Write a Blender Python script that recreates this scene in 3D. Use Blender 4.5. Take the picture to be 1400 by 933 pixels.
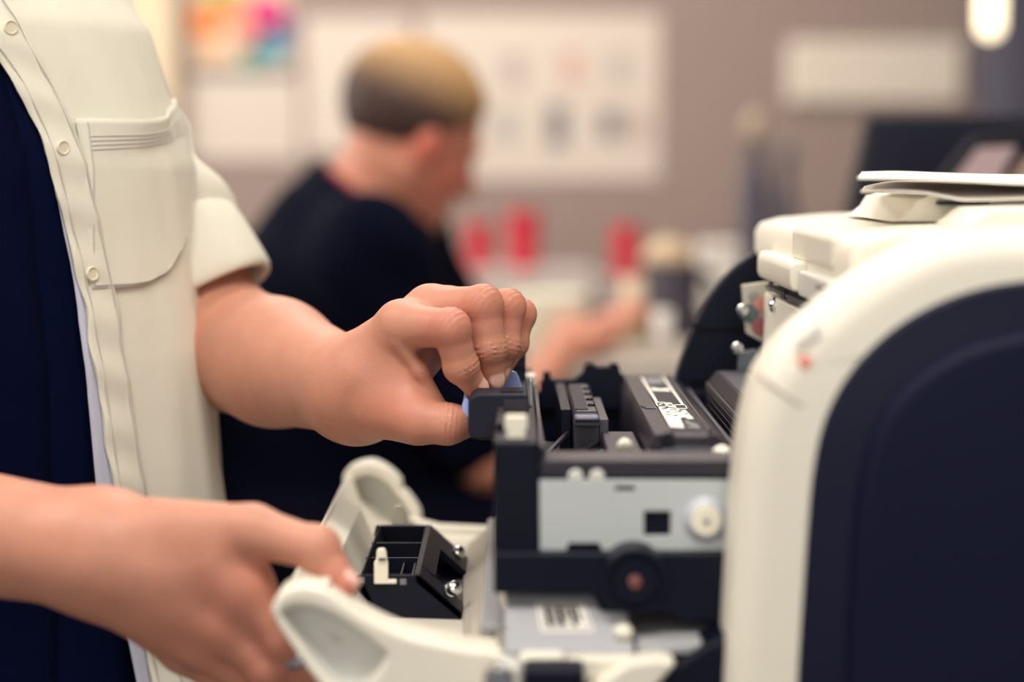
import bpy, bmesh, math, random
import numpy as np
from mathutils import Vector, Matrix, noise

random.seed(7)
PI = math.pi
scene = bpy.context.scene
for _o in list(bpy.data.objects):
    bpy.data.objects.remove(_o, do_unlink=True)

# ------------------------------------------------------------------ camera
FPX = 2722.0                       # focal length in pixels of a 1400 px wide frame
CAMZ = 1.25
PITCH = math.radians(5.0)
cam_d = bpy.data.cameras.new('camera'); cam = bpy.data.objects.new('camera', cam_d)
scene.collection.objects.link(cam)
cam.location = (0, 0, CAMZ); cam.rotation_euler = (PI/2 - PITCH, 0, 0)
cam_d.sensor_width = 36.0; cam_d.lens = FPX*36/1400
cam_d.clip_start = 0.05; cam_d.clip_end = 60
cam_d.dof.use_dof = True; cam_d.dof.focus_distance = 1.455; cam_d.dof.aperture_fstop = 1.8
scene.camera = cam

# ------------------------------------------------------------------ world and lights
world = bpy.data.worlds.new('world'); scene.world = world; world.use_nodes = True
wb = world.node_tree.nodes['Background']
wb.inputs[0].default_value = (0.80, 0.84, 1.0, 1); wb.inputs[1].default_value = 0.24

def area(name, loc, rot, sx, sy, power, col):
    l = bpy.data.lights.new(name, 'AREA'); l.shape = 'RECTANGLE'; l.size = sx; l.size_y = sy
    l.energy = power; l.color = col
    o = bpy.data.objects.new(name, l); scene.collection.objects.link(o)
    o.location = loc; o.rotation_euler = rot
    return o
WARM = (1.0, 0.945, 0.86)
area('ceiling_lamp_front', (0.1, 0.5, 2.62), (0, 0, 0), 1.3, 0.6, 36, WARM)
area('ceiling_lamp_middle', (0.2, 2.3, 2.62), (0, 0, 0), 1.3, 0.6, 20, WARM)
area('ceiling_lamp_rear', (-0.3, 3.9, 2.62), (0, 0, 0), 1.6, 0.6, 29, WARM)
area('ceiling_lamp_side', (-1.5, 1.2, 2.62), (0, 0, 0), 0.6, 1.5, 30, WARM)
area('front_fill', (-0.5, -1.9, 1.9), (math.radians(72), 0, math.radians(-8)), 2.4, 1.5, 32, (1.0, 0.95, 0.86))  # added soft fill from behind the camera, no window seen there

area('side_fill', (-2.5, 3.35, 1.75), (math.radians(90), 0, math.radians(-90)), 1.5, 1.2, 40, (1.0, 0.95, 0.88))  # added light from the left for left-facing surfaces, its source unseen

vs = scene.view_settings
vs.view_transform = 'Standard'; vs.look = 'None'; vs.gamma = 1.0; vs.exposure = -0.12
vs.use_curve_mapping = False

# ------------------------------------------------------------------ placement helpers
_cp, _sp = math.cos(PITCH), math.sin(PITCH)
def W(px, py, Y):
    """point of the place on the vertical plane y = Y that the photo shows at px, py"""
    x = (px-700)/FPX; u = -(py-466.5)/FPX
    dy = _cp + u*_sp; dz = -_sp + u*_cp
    t = Y/dy
    return Vector((x*t, Y, CAMZ + dz*t))
def WX(px, Y): return (px-700)/FPX*Y/_cp
def WZ(py, Y): return W(700, py, Y).z

# ------------------------------------------------------------------ materials
def srgb(r, g, b):
    f = lambda c: (c/255/12.92 if c/255 <= 0.04045 else ((c/255+0.055)/1.055)**2.4)
    return (f(r), f(g), f(b), 1)
MATS = {}
def mat(name, col, rough=0.5, metal=0.0, var=0.0, vscale=40, bump=0.0, bscale=300, sss=0.0, spec=0.5, trans=0.0, emis=0.0, alpha=1.0):
    if name in MATS: return MATS[name]
    m = bpy.data.materials.new(name); m.use_nodes = True
    nt = m.node_tree; b = nt.nodes['Principled BSDF']
    b.inputs['Base Color'].default_value = col
    b.inputs['Roughness'].default_value = rough
    b.inputs['Metallic'].default_value = metal
    b.inputs['Specular IOR Level'].default_value = spec
    if trans: b.inputs['Transmission Weight'].default_value = trans
    if alpha < 1: b.inputs['Alpha'].default_value = alpha
    if emis:
        b.inputs['Emission Color'].default_value = col; b.inputs['Emission Strength'].default_value = emis
    if sss:
        b.inputs['Subsurface Weight'].default_value = sss
        b.inputs['Subsurface Radius'].default_value = (1.0, 0.35, 0.2); b.inputs['Subsurface Scale'].default_value = 0.004
    tc = nt.nodes.new('ShaderNodeTexCoord')
    if var:
        n = nt.nodes.new('ShaderNodeTexNoise'); n.inputs['Scale'].default_value = vscale; n.inputs['Detail'].default_value = 4
        nt.links.new(tc.outputs['Object'], n.inputs['Vector'])
        mx = nt.nodes.new('ShaderNodeMix'); mx.data_type = 'RGBA'
        mx.inputs['A'].default_value = tuple(c*(1-var) for c in col[:3]) + (1,)
        mx.inputs['B'].default_value = tuple(min(1, c*(1+var)) for c in col[:3]) + (1,)
        nt.links.new(n.outputs['Fac'], mx.inputs['Factor']); nt.links.new(mx.outputs['Result'], b.inputs['Base Color'])
    if bump:
        n2 = nt.nodes.new('ShaderNodeTexNoise'); n2.inputs['Scale'].default_value = bscale; n2.inputs['Detail'].default_value = 3
        nt.links.new(tc.outputs['Object'], n2.inputs['Vector'])
        bp = nt.nodes.new('ShaderNodeBump'); bp.inputs['Strength'].default_value = bump; bp.inputs['Distance'].default_value = 0.002
        nt.links.new(n2.outputs['Fac'], bp.inputs['Height']); nt.links.new(bp.outputs['Normal'], b.inputs['Normal'])
    MATS[name] = m
    return m

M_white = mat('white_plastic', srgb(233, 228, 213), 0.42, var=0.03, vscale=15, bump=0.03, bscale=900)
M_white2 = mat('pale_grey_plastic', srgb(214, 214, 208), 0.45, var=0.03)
M_film = mat('milky_plastic', srgb(225, 218, 205), 0.35, trans=0.35, var=0.04, vscale=30)
M_dark = mat('dark_side_plastic', srgb(9, 13, 42), 0.6, var=0.06, vscale=6, spec=0.18)
M_dark2 = mat('dark_trim_plastic', srgb(11, 15, 42), 0.45, spec=0.25)
M_black = mat('black_plastic', srgb(4, 8, 30), 0.45, var=0.15, vscale=60, bump=0.06, bscale=800, spec=0.22)
M_blackfine = mat('textured_black_plastic', srgb(13, 16, 38), 0.5, var=0.12, vscale=200, bump=0.2, bscale=2200, spec=0.35)
M_brown = mat('brownish_black_plastic', srgb(44, 38, 50), 0.38, var=0.10, vscale=80, bump=0.04, bscale=900)
M_greyp = mat('grey_plastic', srgb(66, 62, 74), 0.38, var=0.06)
M_lip = mat('shiny_grey_lip', srgb(110, 108, 122), 0.28)
M_metal = mat('galvanised_steel', srgb(206, 212, 212), 0.42, metal=0.35, var=0.05, vscale=25)
M_cream = mat('cream_plastic', srgb(240, 234, 215), 0.4)
M_screw = mat('bright_steel', srgb(225, 228, 228), 0.18, metal=1.0)
M_blue = mat('blue_lever_plastic', srgb(165, 188, 250), 0.45)
M_red = mat('red_plastic', srgb(214, 40, 66), 0.45)
M_ledred = mat('pale_red_mark', srgb(245, 150, 135), 0.5)
M_label = mat('label_white', srgb(238, 234, 224), 0.5)
M_labgrey = mat('label_grey', srgb(120, 118, 124), 0.5)
M_ink = mat('label_ink', srgb(14, 14, 28), 0.5, spec=0.3)
M_paper = mat('paper', srgb(240, 234, 226), 0.7, var=0.02)
M_shirt = mat('white_cotton', srgb(226, 222, 206), 0.85, var=0.04, vscale=30, bump=0.25, bscale=1400)
M_shirtin = mat('bluish_cotton_inside', srgb(190, 192, 208), 0.85, var=0.05, vscale=30)
M_stitch = mat('grey_stitching', srgb(196, 192, 184), 0.9)
M_button = mat('ivory_button', srgb(232, 226, 200), 0.3)
M_navy = mat('navy_jersey', srgb(3, 10, 40), 0.95, var=0.15, vscale=50, bump=0.1, bscale=1500, spec=0.08)
M_navy2 = mat('dark_navy_cotton', srgb(4, 7, 27), 0.95, var=0.15, vscale=20, spec=0.1)
M_trouser = mat('dark_trousers', srgb(4, 5, 22), 0.95, var=0.15, vscale=30, spec=0.1)
M_shoe = mat('black_leather', srgb(18, 18, 26), 0.4)
M_wall = mat('mauve_wall_paint', srgb(160, 141, 134), 0.85, var=0.02, vscale=3)
M_floor = mat('grey_floor', srgb(120, 112, 108), 0.6, var=0.06, vscale=8)
M_ceil = mat('ceiling_paint', srgb(225, 220, 212), 0.9)
M_creamdoor = mat('cream_paint', srgb(238, 218, 186), 0.7)
M_wood = mat('pale_bench_top', srgb(190, 180, 170), 0.55, var=0.06, vscale=12)
M_steel_leg = mat('grey_steel_leg', srgb(110, 110, 116), 0.4, metal=0.6)
M_chair = mat('black_chair_fabric', srgb(4, 6, 22), 0.95, var=0.1, spec=0.1)
M_screen = mat('dark_monitor', srgb(20, 20, 38), 0.4)
M_silver = mat('silver_ring', srgb(190, 192, 200), 0.2, metal=1.0)
M_glow = mat('glowing_lamp_glass', (1.0, 0.86, 0.58, 1), 0.3, emis=2.8)
M_eye = mat('eye_white', srgb(225, 220, 215), 0.2)

def skin_material(name, base, red, nail):
    m = bpy.data.materials.new(name); m.use_nodes = True
    nt = m.node_tree; b = nt.nodes['Principled BSDF']
    b.inputs['Roughness'].default_value = 0.46
    b.inputs['Specular IOR Level'].default_value = 0.4
    b.inputs['Subsurface Weight'].default_value = 0.22
    b.inputs['Subsurface Radius'].default_value = (1.0, 0.4, 0.25); b.inputs['Subsurface Scale'].default_value = 0.005
    tc = nt.nodes.new('ShaderNodeTexCoord')
    n = nt.nodes.new('ShaderNodeTexNoise'); n.inputs['Scale'].default_value = 55; n.inputs['Detail'].default_value = 5
    nt.links.new(tc.outputs['Object'], n.inputs['Vector'])
    a = nt.nodes.new('ShaderNodeAttribute'); a.attribute_name = 'redness'
    a2 = nt.nodes.new('ShaderNodeAttribute'); a2.attribute_name = 'nail'
    base2 = tuple(c*0.86 for c in base[:3]) + (1,)
    m1 = nt.nodes.new('ShaderNodeMix'); m1.data_type = 'RGBA'; m1.inputs['A'].default_value = base2; m1.inputs['B'].default_value = tuple(min(1, c*1.1) for c in base[:3])+(1,)
    nt.links.new(n.outputs['Fac'], m1.inputs['Factor'])
    m2 = nt.nodes.new('ShaderNodeMix'); m2.data_type = 'RGBA'; m2.inputs['B'].default_value = red
    nt.links.new(m1.outputs['Result'], m2.inputs['A']); nt.links.new(a.outputs['Fac'], m2.inputs['Factor'])
    m3 = nt.nodes.new('ShaderNodeMix'); m3.data_type = 'RGBA'; m3.inputs['B'].default_value = nail
    nt.links.new(m2.outputs['Result'], m3.inputs['A']); nt.links.new(a2.outputs['Fac'], m3.inputs['Factor'])
    nt.links.new(m3.outputs['Result'], b.inputs['Base Color'])
    # fine skin relief
    v = nt.nodes.new('ShaderNodeTexVoronoi'); v.inputs['Scale'].default_value = 650
    nt.links.new(tc.outputs['Object'], v.inputs['Vector'])
    n2 = nt.nodes.new('ShaderNodeTexNoise'); n2.inputs['Scale'].default_value = 260; n2.inputs['Detail'].default_value = 4
    nt.links.new(tc.outputs['Object'], n2.inputs['Vector'])
    add = nt.nodes.new('ShaderNodeMath'); add.operation = 'ADD'
    nt.links.new(v.outputs['Distance'], add.inputs[0]); nt.links.new(n2.outputs['Fac'], add.inputs[1])
    bp = nt.nodes.new('ShaderNodeBump'); bp.inputs['Strength'].default_value = 0.10; bp.inputs['Distance'].default_value = 0.0012
    nt.links.new(add.outputs[0], bp.inputs['Height']); nt.links.new(bp.outputs['Normal'], b.inputs['Normal'])
    return m
M_skin = skin_material('skin', srgb(202, 142, 119), srgb(198, 102, 88), srgb(232, 184, 168))
M_skin2 = skin_material('skin_seated', srgb(214, 146, 122), srgb(206, 96, 82), srgb(232, 184, 168))
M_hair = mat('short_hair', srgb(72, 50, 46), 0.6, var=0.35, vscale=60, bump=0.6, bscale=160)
def lit_top(m, light):
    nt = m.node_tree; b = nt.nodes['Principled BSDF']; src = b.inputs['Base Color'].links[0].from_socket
    a = nt.nodes.new('ShaderNodeAttribute'); a.attribute_name = 'top_light'
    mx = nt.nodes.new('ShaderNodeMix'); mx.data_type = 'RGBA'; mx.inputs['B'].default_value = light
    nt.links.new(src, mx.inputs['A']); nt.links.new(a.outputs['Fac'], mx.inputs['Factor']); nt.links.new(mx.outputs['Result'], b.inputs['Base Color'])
lit_top(M_hair, srgb(190, 148, 100))          # light from above painted into the hair: pale crown, dark sides
M_hair_d = mat('short_dark_hair', srgb(50, 36, 34), 0.6, var=0.3, vscale=60, bump=0.6, bscale=160)

# ------------------------------------------------------------------ object helpers
C = scene.collection
def tag(o, label=None, cat=None, group=None, kind=None):
    if label: o['label'] = label
    if cat: o['category'] = cat
    if group: o['group'] = group
    if kind: o['kind'] = kind
    return o
def thing(name, loc, label, cat, group=None):
    o = bpy.data.objects.new(name, None); C.objects.link(o); o.location = loc
    o.empty_display_size = 0.05
    return tag(o, label, cat, group)
def wmat(o):
    m = Matrix.Translation(o.location)
    return m if o.parent is None else m            # things and parts are only translated
def adopt(o, parent):
    if parent is None: return
    while parent.parent is not None and parent.parent.parent is not None: parent = parent.parent   # thing > part > sub-part, no deeper
    o.parent = parent
    base = parent
    M = Matrix.Identity(4)
    chain = []
    while base is not None: chain.append(base); base = base.parent
    for c in reversed(chain): M = M @ c.matrix_parent_inverse @ c.matrix_basis
    o.matrix_parent_inverse = M.inverted()
def link(name, me, m, parent=None, bevel=0.0, seg=2, smooth=False, sub=0, solid=0.0, mats=None):
    o = bpy.data.objects.new(name, me); C.objects.link(o)
    for mm in (mats or [m]): me.materials.append(mm)
    adopt(o, parent)
    if smooth:
        me.polygons.foreach_set('use_smooth', [True]*len(me.polygons))
    if solid:
        s = o.modifiers.new('thickness', 'SOLIDIFY'); s.thickness = solid; s.offset = 0
    if sub:
        s = o.modifiers.new('subdivision', 'SUBSURF'); s.levels = sub; s.render_levels = sub
    if bevel:
        b = o.modifiers.new('bevel', 'BEVEL'); b.width = bevel; b.segments = seg; b.limit_method = 'ANGLE'; b.angle_limit = math.radians(35)
        if not smooth:
            me.polygons.foreach_set('use_smooth', [True]*len(me.polygons))
        b.harden_normals = True
    return o

class MB:
    """collects shapes for ONE mesh object"""
    def __init__(s): s.v = []; s.f = []
    def add(s, vs, fs):
        n = len(s.v); s.v += [tuple(p) for p in vs]; s.f += [tuple(i+n for i in f) for f in fs]; return s
    def box(s, x0, x1, y0, y1, z0, z1):
        return s.add([(x0,y0,z0),(x1,y0,z0),(x1,y1,z0),(x0,y1,z0),(x0,y0,z1),(x1,y0,z1),(x1,y1,z1),(x0,y1,z1)],
                     [(0,3,2,1),(4,5,6,7),(0,1,5,4),(1,2,6,5),(2,3,7,6),(3,0,4,7)])
    def prism(s, poly, y0, y1):
        """poly: (x, z) outline pushed from y0 to y1"""
        n = len(poly); ar = sum(poly[i][0]*poly[(i+1)%n][1]-poly[(i+1)%n][0]*poly[i][1] for i in range(n))
        if ar < 0: poly = poly[::-1]
        vs = [(x, y0, z) for x, z in poly] + [(x, y1, z) for x, z in poly]
        fs = [tuple(range(n)), tuple(range(2*n-1, n-1, -1))] + [(i, i+n, (i+1)%n+n, (i+1)%n) for i in range(n)]
        return s.add(vs, fs)
    def prism_z(s, poly, z0, z1):
        n = len(poly); ar = sum(poly[i][0]*poly[(i+1)%n][1]-poly[(i+1)%n][0]*poly[i][1] for i in range(n))
        if ar < 0: poly = poly[::-1]
        vs = [(x, y, z0) for x, y in poly] + [(x, y, z1) for x, y in poly]
        fs = [tuple(range(n-1, -1, -1)), tuple(range(n, 2*n))] + [(i, (i+1)%n, (i+1)%n+n, i+n) for i in range(n)]
        return s.add(vs, fs)
    def lathe(s, a, b, prof, n=20):
        """profile of (t along a->b in metres, radius) turned about the axis"""
        a = Vector(a); b = Vector(b); ax = (b-a).normalized()
        u = ax.orthogonal().normalized(); w = ax.cross(u)
        base = len(s.v); vs = []; fs = []
        for t, r in prof:
            for k in range(n):
                an = 2*PI*k/n; vs.append(a + ax*t + u*(r*math.cos(an)) + w*(r*math.sin(an)))
        m = len(prof)
        for i in range(m-1):
            for k in range(n):
                k2 = (k+1) % n; fs.append((i*n+k, i*n+k2, (i+1)*n+k2, (i+1)*n+k))
        fs.append(tuple(range(n-1, -1, -1))); fs.append(tuple((m-1)*n+k for k in range(n)))
        return s.add(vs, fs)
    def cyl(s, a, b, r, r2=None, n=20):
        L = (Vector(b)-Vector(a)).length
        return s.lathe(a, b, [(0, r), (L, r if r2 is None else r2)], n)
    def tube(s, pts, r, n=8):
        pts = [Vector(p) for p in pts]; vs = []; fs = []; m = len(pts); u = None
        for i, p in enumerate(pts):
            d = (pts[min(i+1, m-1)]-pts[max(i-1, 0)]).normalized()
            u = (u - d*u.dot(d)).normalized() if u is not None else d.orthogonal().normalized()
            w = d.cross(u); rr = r[i] if isinstance(r, (list, tuple)) else r
            for k in range(n): vs.append(p + u*(rr*math.cos(2*PI*k/n)) + w*(rr*math.sin(2*PI*k/n)))
        for i in range(m-1):
            for k in range(n): fs.append((i*n+k, i*n+(k+1)%n, (i+1)*n+(k+1)%n, (i+1)*n+k))
        fs.append(tuple(range(n-1, -1, -1))); fs.append(tuple((m-1)*n+k for k in range(n)))
        return s.add(vs, fs)
    def grid(s, P):
        """P: rows of points -> open sheet"""
        r, c = len(P), len(P[0]); vs = [p for row in P for p in row]
        return s.add(vs, [(i*c+j, i*c+j+1, (i+1)*c+j+1, (i+1)*c+j) for i in range(r-1) for j in range(c-1)])
    def mesh(s, name):
        me = bpy.data.meshes.new(name); me.from_pydata(s.v, [], s.f); me.validate(); me.update(); return me
    def build(s, name, m, parent=None, **k): return link(name, s.mesh(name), m, parent, **k)

def fix_normals(o):
    bm = bmesh.new(); bm.from_mesh(o.data); bmesh.ops.recalc_face_normals(bm, faces=bm.faces); bm.to_mesh(o.data); bm.free(); return o

def smooth_line(pts, n=8, closed=False):
    pts = [Vector(p) for p in pts]; out = []; m = len(pts)
    rng = range(m if closed else m-1)
    for i in rng:
        g = (lambda k: pts[k % m]) if closed else (lambda k: pts[max(0, min(m-1, k))])
        p0, p1, p2, p3 = g(i-1), g(i), g(i+1), g(i+2)
        for k in range(n):
            t = k/n
            out.append(0.5*((2*p1)+(p2-p0)*t+(2*p0-5*p1+4*p2-p3)*t*t+(3*p1-p0-3*p2+p3)*t**3))
    if not closed: out.append(pts[-1])
    return out
def pxpoly(pts, Y): return [(lambda p: (p.x, p.z))(W(a, b, Y)) for a, b in pts]

def holed(name, outer, holes, y0, y1, m, parent=None, bev=0.0):
    """flat plate in the xz plane with real holes, from y0 to y1"""
    cu = bpy.data.curves.new(name, 'CURVE'); cu.dimensions = '2D'; cu.fill_mode = 'BOTH'
    cu.extrude = abs(y1-y0)/2 - bev; cu.bevel_depth = bev; cu.bevel_resolution = 2
    if bev: cu.offset = -bev
    for poly in [outer]+holes:
        sp = cu.splines.new('POLY'); sp.points.add(len(poly)-1); sp.use_cyclic_u = True
        for p, (x, z) in zip(sp.points, poly): p.co = (x, z, 0, 1)
    t = bpy.data.objects.new('tmp', cu); C.objects.link(t)
    dg = bpy.context.evaluated_depsgraph_get(); dg.update()
    me = bpy.data.meshes.new_from_object(t.evaluated_get(dg)); me.name = name
    bpy.data.objects.remove(t, do_unlink=True); bpy.data.curves.remove(cu)
    me.transform(Matrix(((1,0,0,0),(0,0,-1,(y0+y1)/2),(0,1,0,0),(0,0,0,1))))
    return link(name, me, m, parent)

def rounded_panel(name, poly, y_near, y_far, r, m, parent=None, seg=7):
    """closed (x,z) outline with a rounded near edge; back left flat"""
    n = len(poly); P = [Vector((x, z)) for x, z in poly]
    ar = sum(P[i].x*P[(i+1)%n].y-P[(i+1)%n].x*P[i].y for i in range(n))
    if ar < 0: P = P[::-1]
    N = []
    for i in range(n):
        d = (P[(i+1)%n]-P[i-1]).normalized(); N.append(Vector((-d.y, d.x)))   # inward for ccw
    loops = []
    for k in range(seg+1):
        a = PI/2*k/seg; ins = r*(1-math.sin(a)); dy = r*(1-math.cos(a))
        loops.append([(P[i].x+N[i].x*ins, y_near+dy, P[i].y+N[i].y*ins) for i in range(n)])
    loops.append([(P[i].x, y_far, P[i].y) for i in range(n)])
    vs = [p for l in loops for p in l]; fs = []
    for j in range(len(loops)-1):
        for i in range(n): fs.append((j*n+i, j*n+n+i, j*n+n+(i+1)%n, j*n+(i+1)%n))
    fs.append(tuple(range(n))); fs.append(tuple(reversed(range((len(loops)-1)*n, len(loops)*n))))
    o = MB().add(vs, fs).build(name, m, parent, smooth=True)
    fix_normals(o); smooth_by_angle(o, 40)
    return o
def smooth_by_angle(o, deg):
    me = o.data; bm = bmesh.new(); bm.from_mesh(me)
    lim = math.radians(deg)
    for f in bm.faces: f.smooth = True
    for e in bm.edges:
        e.smooth = (len(e.link_faces) == 2 and e.calc_face_angle(0) < lim)
    bm.to_mesh(me); bm.free(); return o

# ------------------------------------------------------------------ implicit surfaces for bodies
def smin(a, b, k):
    h = np.maximum(k-np.abs(a-b), 0)/k
    return np.minimum(a, b) - h*h*k*0.25
class Cone:
    """tapered capsule; flat = (direction, factor) squeezes it along a direction"""
    def __init__(s, a, b, r1, r2=None, flat=None):
        s.a = np.array(a, float); s.b = np.array(b, float); s.r1 = r1; s.r2 = r1 if r2 is None else r2
        s.flat = None if flat is None else (np.array(flat[0], float)/np.linalg.norm(flat[0]), flat[1])
    def __call__(s, P):
        ba = s.b-s.a; L = max(ba@ba, 1e-12)
        q = P-s.a; t = np.clip(q@ba/L, 0, 1)
        v = q - t[:, None]*ba
        if s.flat is not None:
            n, k = s.flat; v = v + np.outer(v@n, n)*(k-1)
        d = np.sqrt(np.einsum('ij,ij->i', v, v)) - (s.r1+(s.r2-s.r1)*t)
        return d if s.flat is None else d/max(1, s.flat[1])*1.0 if s.flat[1] > 1.6 else d
class Ell:
    def __init__(s, c, rad, ax=None):
        s.c = np.array(c, float); s.r = np.array(rad, float); s.R = np.eye(3) if ax is None else np.array(ax, float)
    def __call__(s, P):
        q = (P-s.c)@s.R.T; k0 = np.linalg.norm(q/s.r, axis=1); k1 = np.linalg.norm(q/(s.r*s.r), axis=1)
        return k0*(k0-1)/np.maximum(k1, 1e-9)
def U(prims, k):
    def f(P):
        d = prims[0](P)
        for p in prims[1:]: d = smin(d, p(P), k)
        return d
    return f
def sdf_mesh(name, fn, lo, hi, h, B=10, attrs=None):
    lo = np.array(lo, float); hi = np.array(hi, float)
    nb = np.ceil((hi-lo)/(h*B)).astype(int)
    ii = np.stack(np.meshgrid(*[np.arange(n) for n in nb], indexing='ij'), -1).reshape(-1, 3)
    cen = lo+(ii+0.5)*B*h
    d = np.concatenate([fn(c) for c in np.array_split(cen, max(1, len(cen)//200000))])
    ii = ii[np.abs(d) < B*h*1.02+0.0015]
    N = nb*B+3                                     # global node counts
    loc = np.stack(np.meshgrid(*[np.arange(B+1)]*3, indexing='ij'), -1).reshape(-1, 3)
    cid_all, cpos_all, edges = [], [], []
    sid = lambda c: (c[..., 0]*N[1]+c[..., 1])*N[2]+c[..., 2]
    step = max(1, 400000//len(loc))
    for s in range(0, len(ii), step):
        blk = ii[s:s+step]; nodes = blk[:, None, :]*B+loc[None]
        v = fn((lo+nodes.reshape(-1, 3)*h)).reshape(len(blk), B+1, B+1, B+1)
        ins = v < 0
        # cells
        cnt = np.zeros((len(blk), B, B, B)); pos = np.zeros((len(blk), B, B, B, 3)); ne = np.zeros((len(blk), B, B, B))
        cidx = np.stack(np.meshgrid(*[np.arange(B)]*3, indexing='ij'), -1)
        for ax in range(3):
            o1, o2 = [a for a in range(3) if a != ax]
            for da in (0, 1):
                for db in (0, 1):
                    sl0 = [slice(None)]+[None]*3; sl1 = [slice(None)]+[None]*3
                    sl0[1+ax] = slice(0, B); sl1[1+ax] = slice(1, B+1)
                    for o, dd in ((o1, da), (o2, db)): sl0[1+o] = slice(dd, B+dd); sl1[1+o] = slice(dd, B+dd)
                    a = v[tuple(sl0)]; b = v[tuple(sl1)]
                    x = (a < 0) != (b < 0)
                    t = np.where(x, a/np.where(x, a-b, 1), 0)
                    off = np.zeros(3); off[o1] = da; off[o2] = db
                    pos += np.where(x[..., None], off, 0); pos[..., ax] += t; ne += x
        act = ne > 0
        bi = np.nonzero(act)
        cell = blk[bi[0]]*B+np.stack(bi[1:], -1)
        cid_all.append(sid(cell)); cpos_all.append(lo+(cell+pos[act]/ne[act][:, None])*h)
        for ax in range(3):
            sl0 = [slice(None)]+[slice(0, B)]*3; sl1 = [slice(None)]+[slice(0, B)]*3; sl1[1+ax] = slice(1, B+1)
            a = ins[tuple(sl0)]; b = ins[tuple(sl1)]; e = np.nonzero(a != b)
            if len(e[0]):
                edges.append((ax, blk[e[0]]*B+np.stack(e[1:], -1), a[e]))
    cid = np.concatenate(cid_all); pos = np.concatenate(cpos_all)
    cid, ui = np.unique(cid, return_index=True); pos = pos[ui]
    faces = []
    for ax, node, a in edges:
        o1, o2 = (ax+1) % 3, (ax+2) % 3
        u1 = np.zeros(3, int); u1[o1] = 1; u2 = np.zeros(3, int); u2[o2] = 1
        q = np.stack([sid(node-u1-u2), sid(node-u2), sid(node), sid(node-u1)], -1)
        k = np.searchsorted(cid, q); k = np.clip(k, 0, len(cid)-1)
        ok = (cid[k] == q).all(1); k = k[ok]; aa = a[ok]
        k[~aa] = k[~aa][:, ::-1]
        faces.append(k)
    F = np.concatenate(faces)
    for _ in range(2):                              # settle on the surface
        e = h*0.35; g = np.zeros_like(pos); d0 = fn(pos)
        for ax in range(3):
            off = np.zeros(3); off[ax] = e; g[:, ax] = (fn(pos+off)-fn(pos-off))/(2*e)
        gl = np.maximum((g*g).sum(1), 0.15)
        pos = pos - g*np.clip(d0/gl, -h*0.6, h*0.6)[:, None]
    me = bpy.data.meshes.new(name)
    me.vertices.add(len(pos)); me.vertices.foreach_set('co', pos.ravel())
    me.loops.add(F.size); me.loops.foreach_set('vertex_index', F.ravel().astype(np.int32))
    me.polygons.add(len(F)); me.polygons.foreach_set('loop_start', np.arange(0, F.size, 4, dtype=np.int32))
    me.polygons.foreach_set('use_smooth', np.ones(len(F), bool))
    me.update(calc_edges=True); me.validate()
    if attrs:
        for k, fa in attrs.items():
            at = me.attributes.new(k, 'FLOAT', 'POINT'); at.data.foreach_set('value', fa(pos).astype(np.float32))
    return me

# ================================================================== THE ROOM
WALLY = 4.8
def struct(name, mb, m): return tag(mb.build(name, m), kind='structure')
struct('floor', MB().box(-2.6, 3.0, -2.2, WALLY+0.1, -0.06, 0), M_floor)
struct('ceiling', MB().box(-2.6, 3.0, -2.2, WALLY+0.1, 2.7, 2.8), M_ceil)
struct('wall_back', MB().box(-2.6, 3.0, WALLY, WALLY+0.1, 0, 2.7), M_wall)
struct('wall_left', MB().box(-2.7, -2.6, -2.2, WALLY+0.1, 0, 2.7), M_wall)
struct('wall_right', MB().box(3.0, 3.1, -2.2, WALLY+0.1, 0, 2.7), M_wall)
win = struct('added_window', MB().box(-2.6, -2.585, 2.55, 4.15, 1.1, 2.4), mat('added_window_glass', srgb(225, 230, 235), 0.1))  # unseen window, added to go with the side light
for (ya, yb, za, zb_) in [(2.49, 2.55, 1.04, 2.46), (4.15, 4.21, 1.04, 2.46), (2.55, 4.15, 1.04, 1.1), (2.55, 4.15, 2.4, 2.46), (3.33, 3.37, 1.1, 2.4)]:
    MB().box(-2.6, -2.56, ya, yb, za, zb_).build('added_window_frame', M_ceil, win)
struct('baseboard_back', MB().box(-0.75, 3.0, WALLY-0.015, WALLY, 0, 0.09), M_ceil)
_x = WX(246, WALLY)
d1 = struct('door_1', MB().box(_x-0.95, _x-0.07, WALLY-0.03, WALLY, 0.0, 2.05), M_creamdoor)
dh = MB().cyl((_x-0.15, WALLY-0.09, 1.0), (_x-0.15, WALLY-0.03, 1.0), 0.012, n=10)
dh.tube([(_x-0.15, WALLY-0.085, 1.0), (_x-0.27, WALLY-0.085, 1.0)], 0.009); dh.build('door_handle', M_steel_leg, d1)
struct('trim_1', MB().box(_x-0.07, _x, WALLY-0.045, WALLY, 0.0, 2.12), M_creamdoor)
struct('trim_2', MB().box(_x-1.02, _x-0.95, WALLY-0.045, WALLY, 0.0, 2.12), M_creamdoor)
struct('trim_3', MB().box(_x-0.95, _x-0.07, WALLY-0.045, WALLY, 2.05, 2.12), M_creamdoor)
# dark column at the right
struct('wall_column', MB().box(WX(1366, 4.5), WX(1520, 4.5), 4.5, WALLY, 0, 2.7), mat('slate_paint', srgb(88, 86, 104), 0.8))

# ================================================================== THINGS ON THE WALL
def sheet(name, px0, py0, px1, py1, Y, m, label, cat, group=None, th=0.004):
    a = W(px0, py0, Y); b = W(px1, py1, Y)
    return a, b, tag(MB().box(a.x, b.x, Y, Y+th, b.z, a.z).build(name, m), label, cat, group)
YW = WALLY-0.006
M_notice = mat('aged_notice_paper', srgb(224, 211, 199), 0.75, var=0.02)
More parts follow.
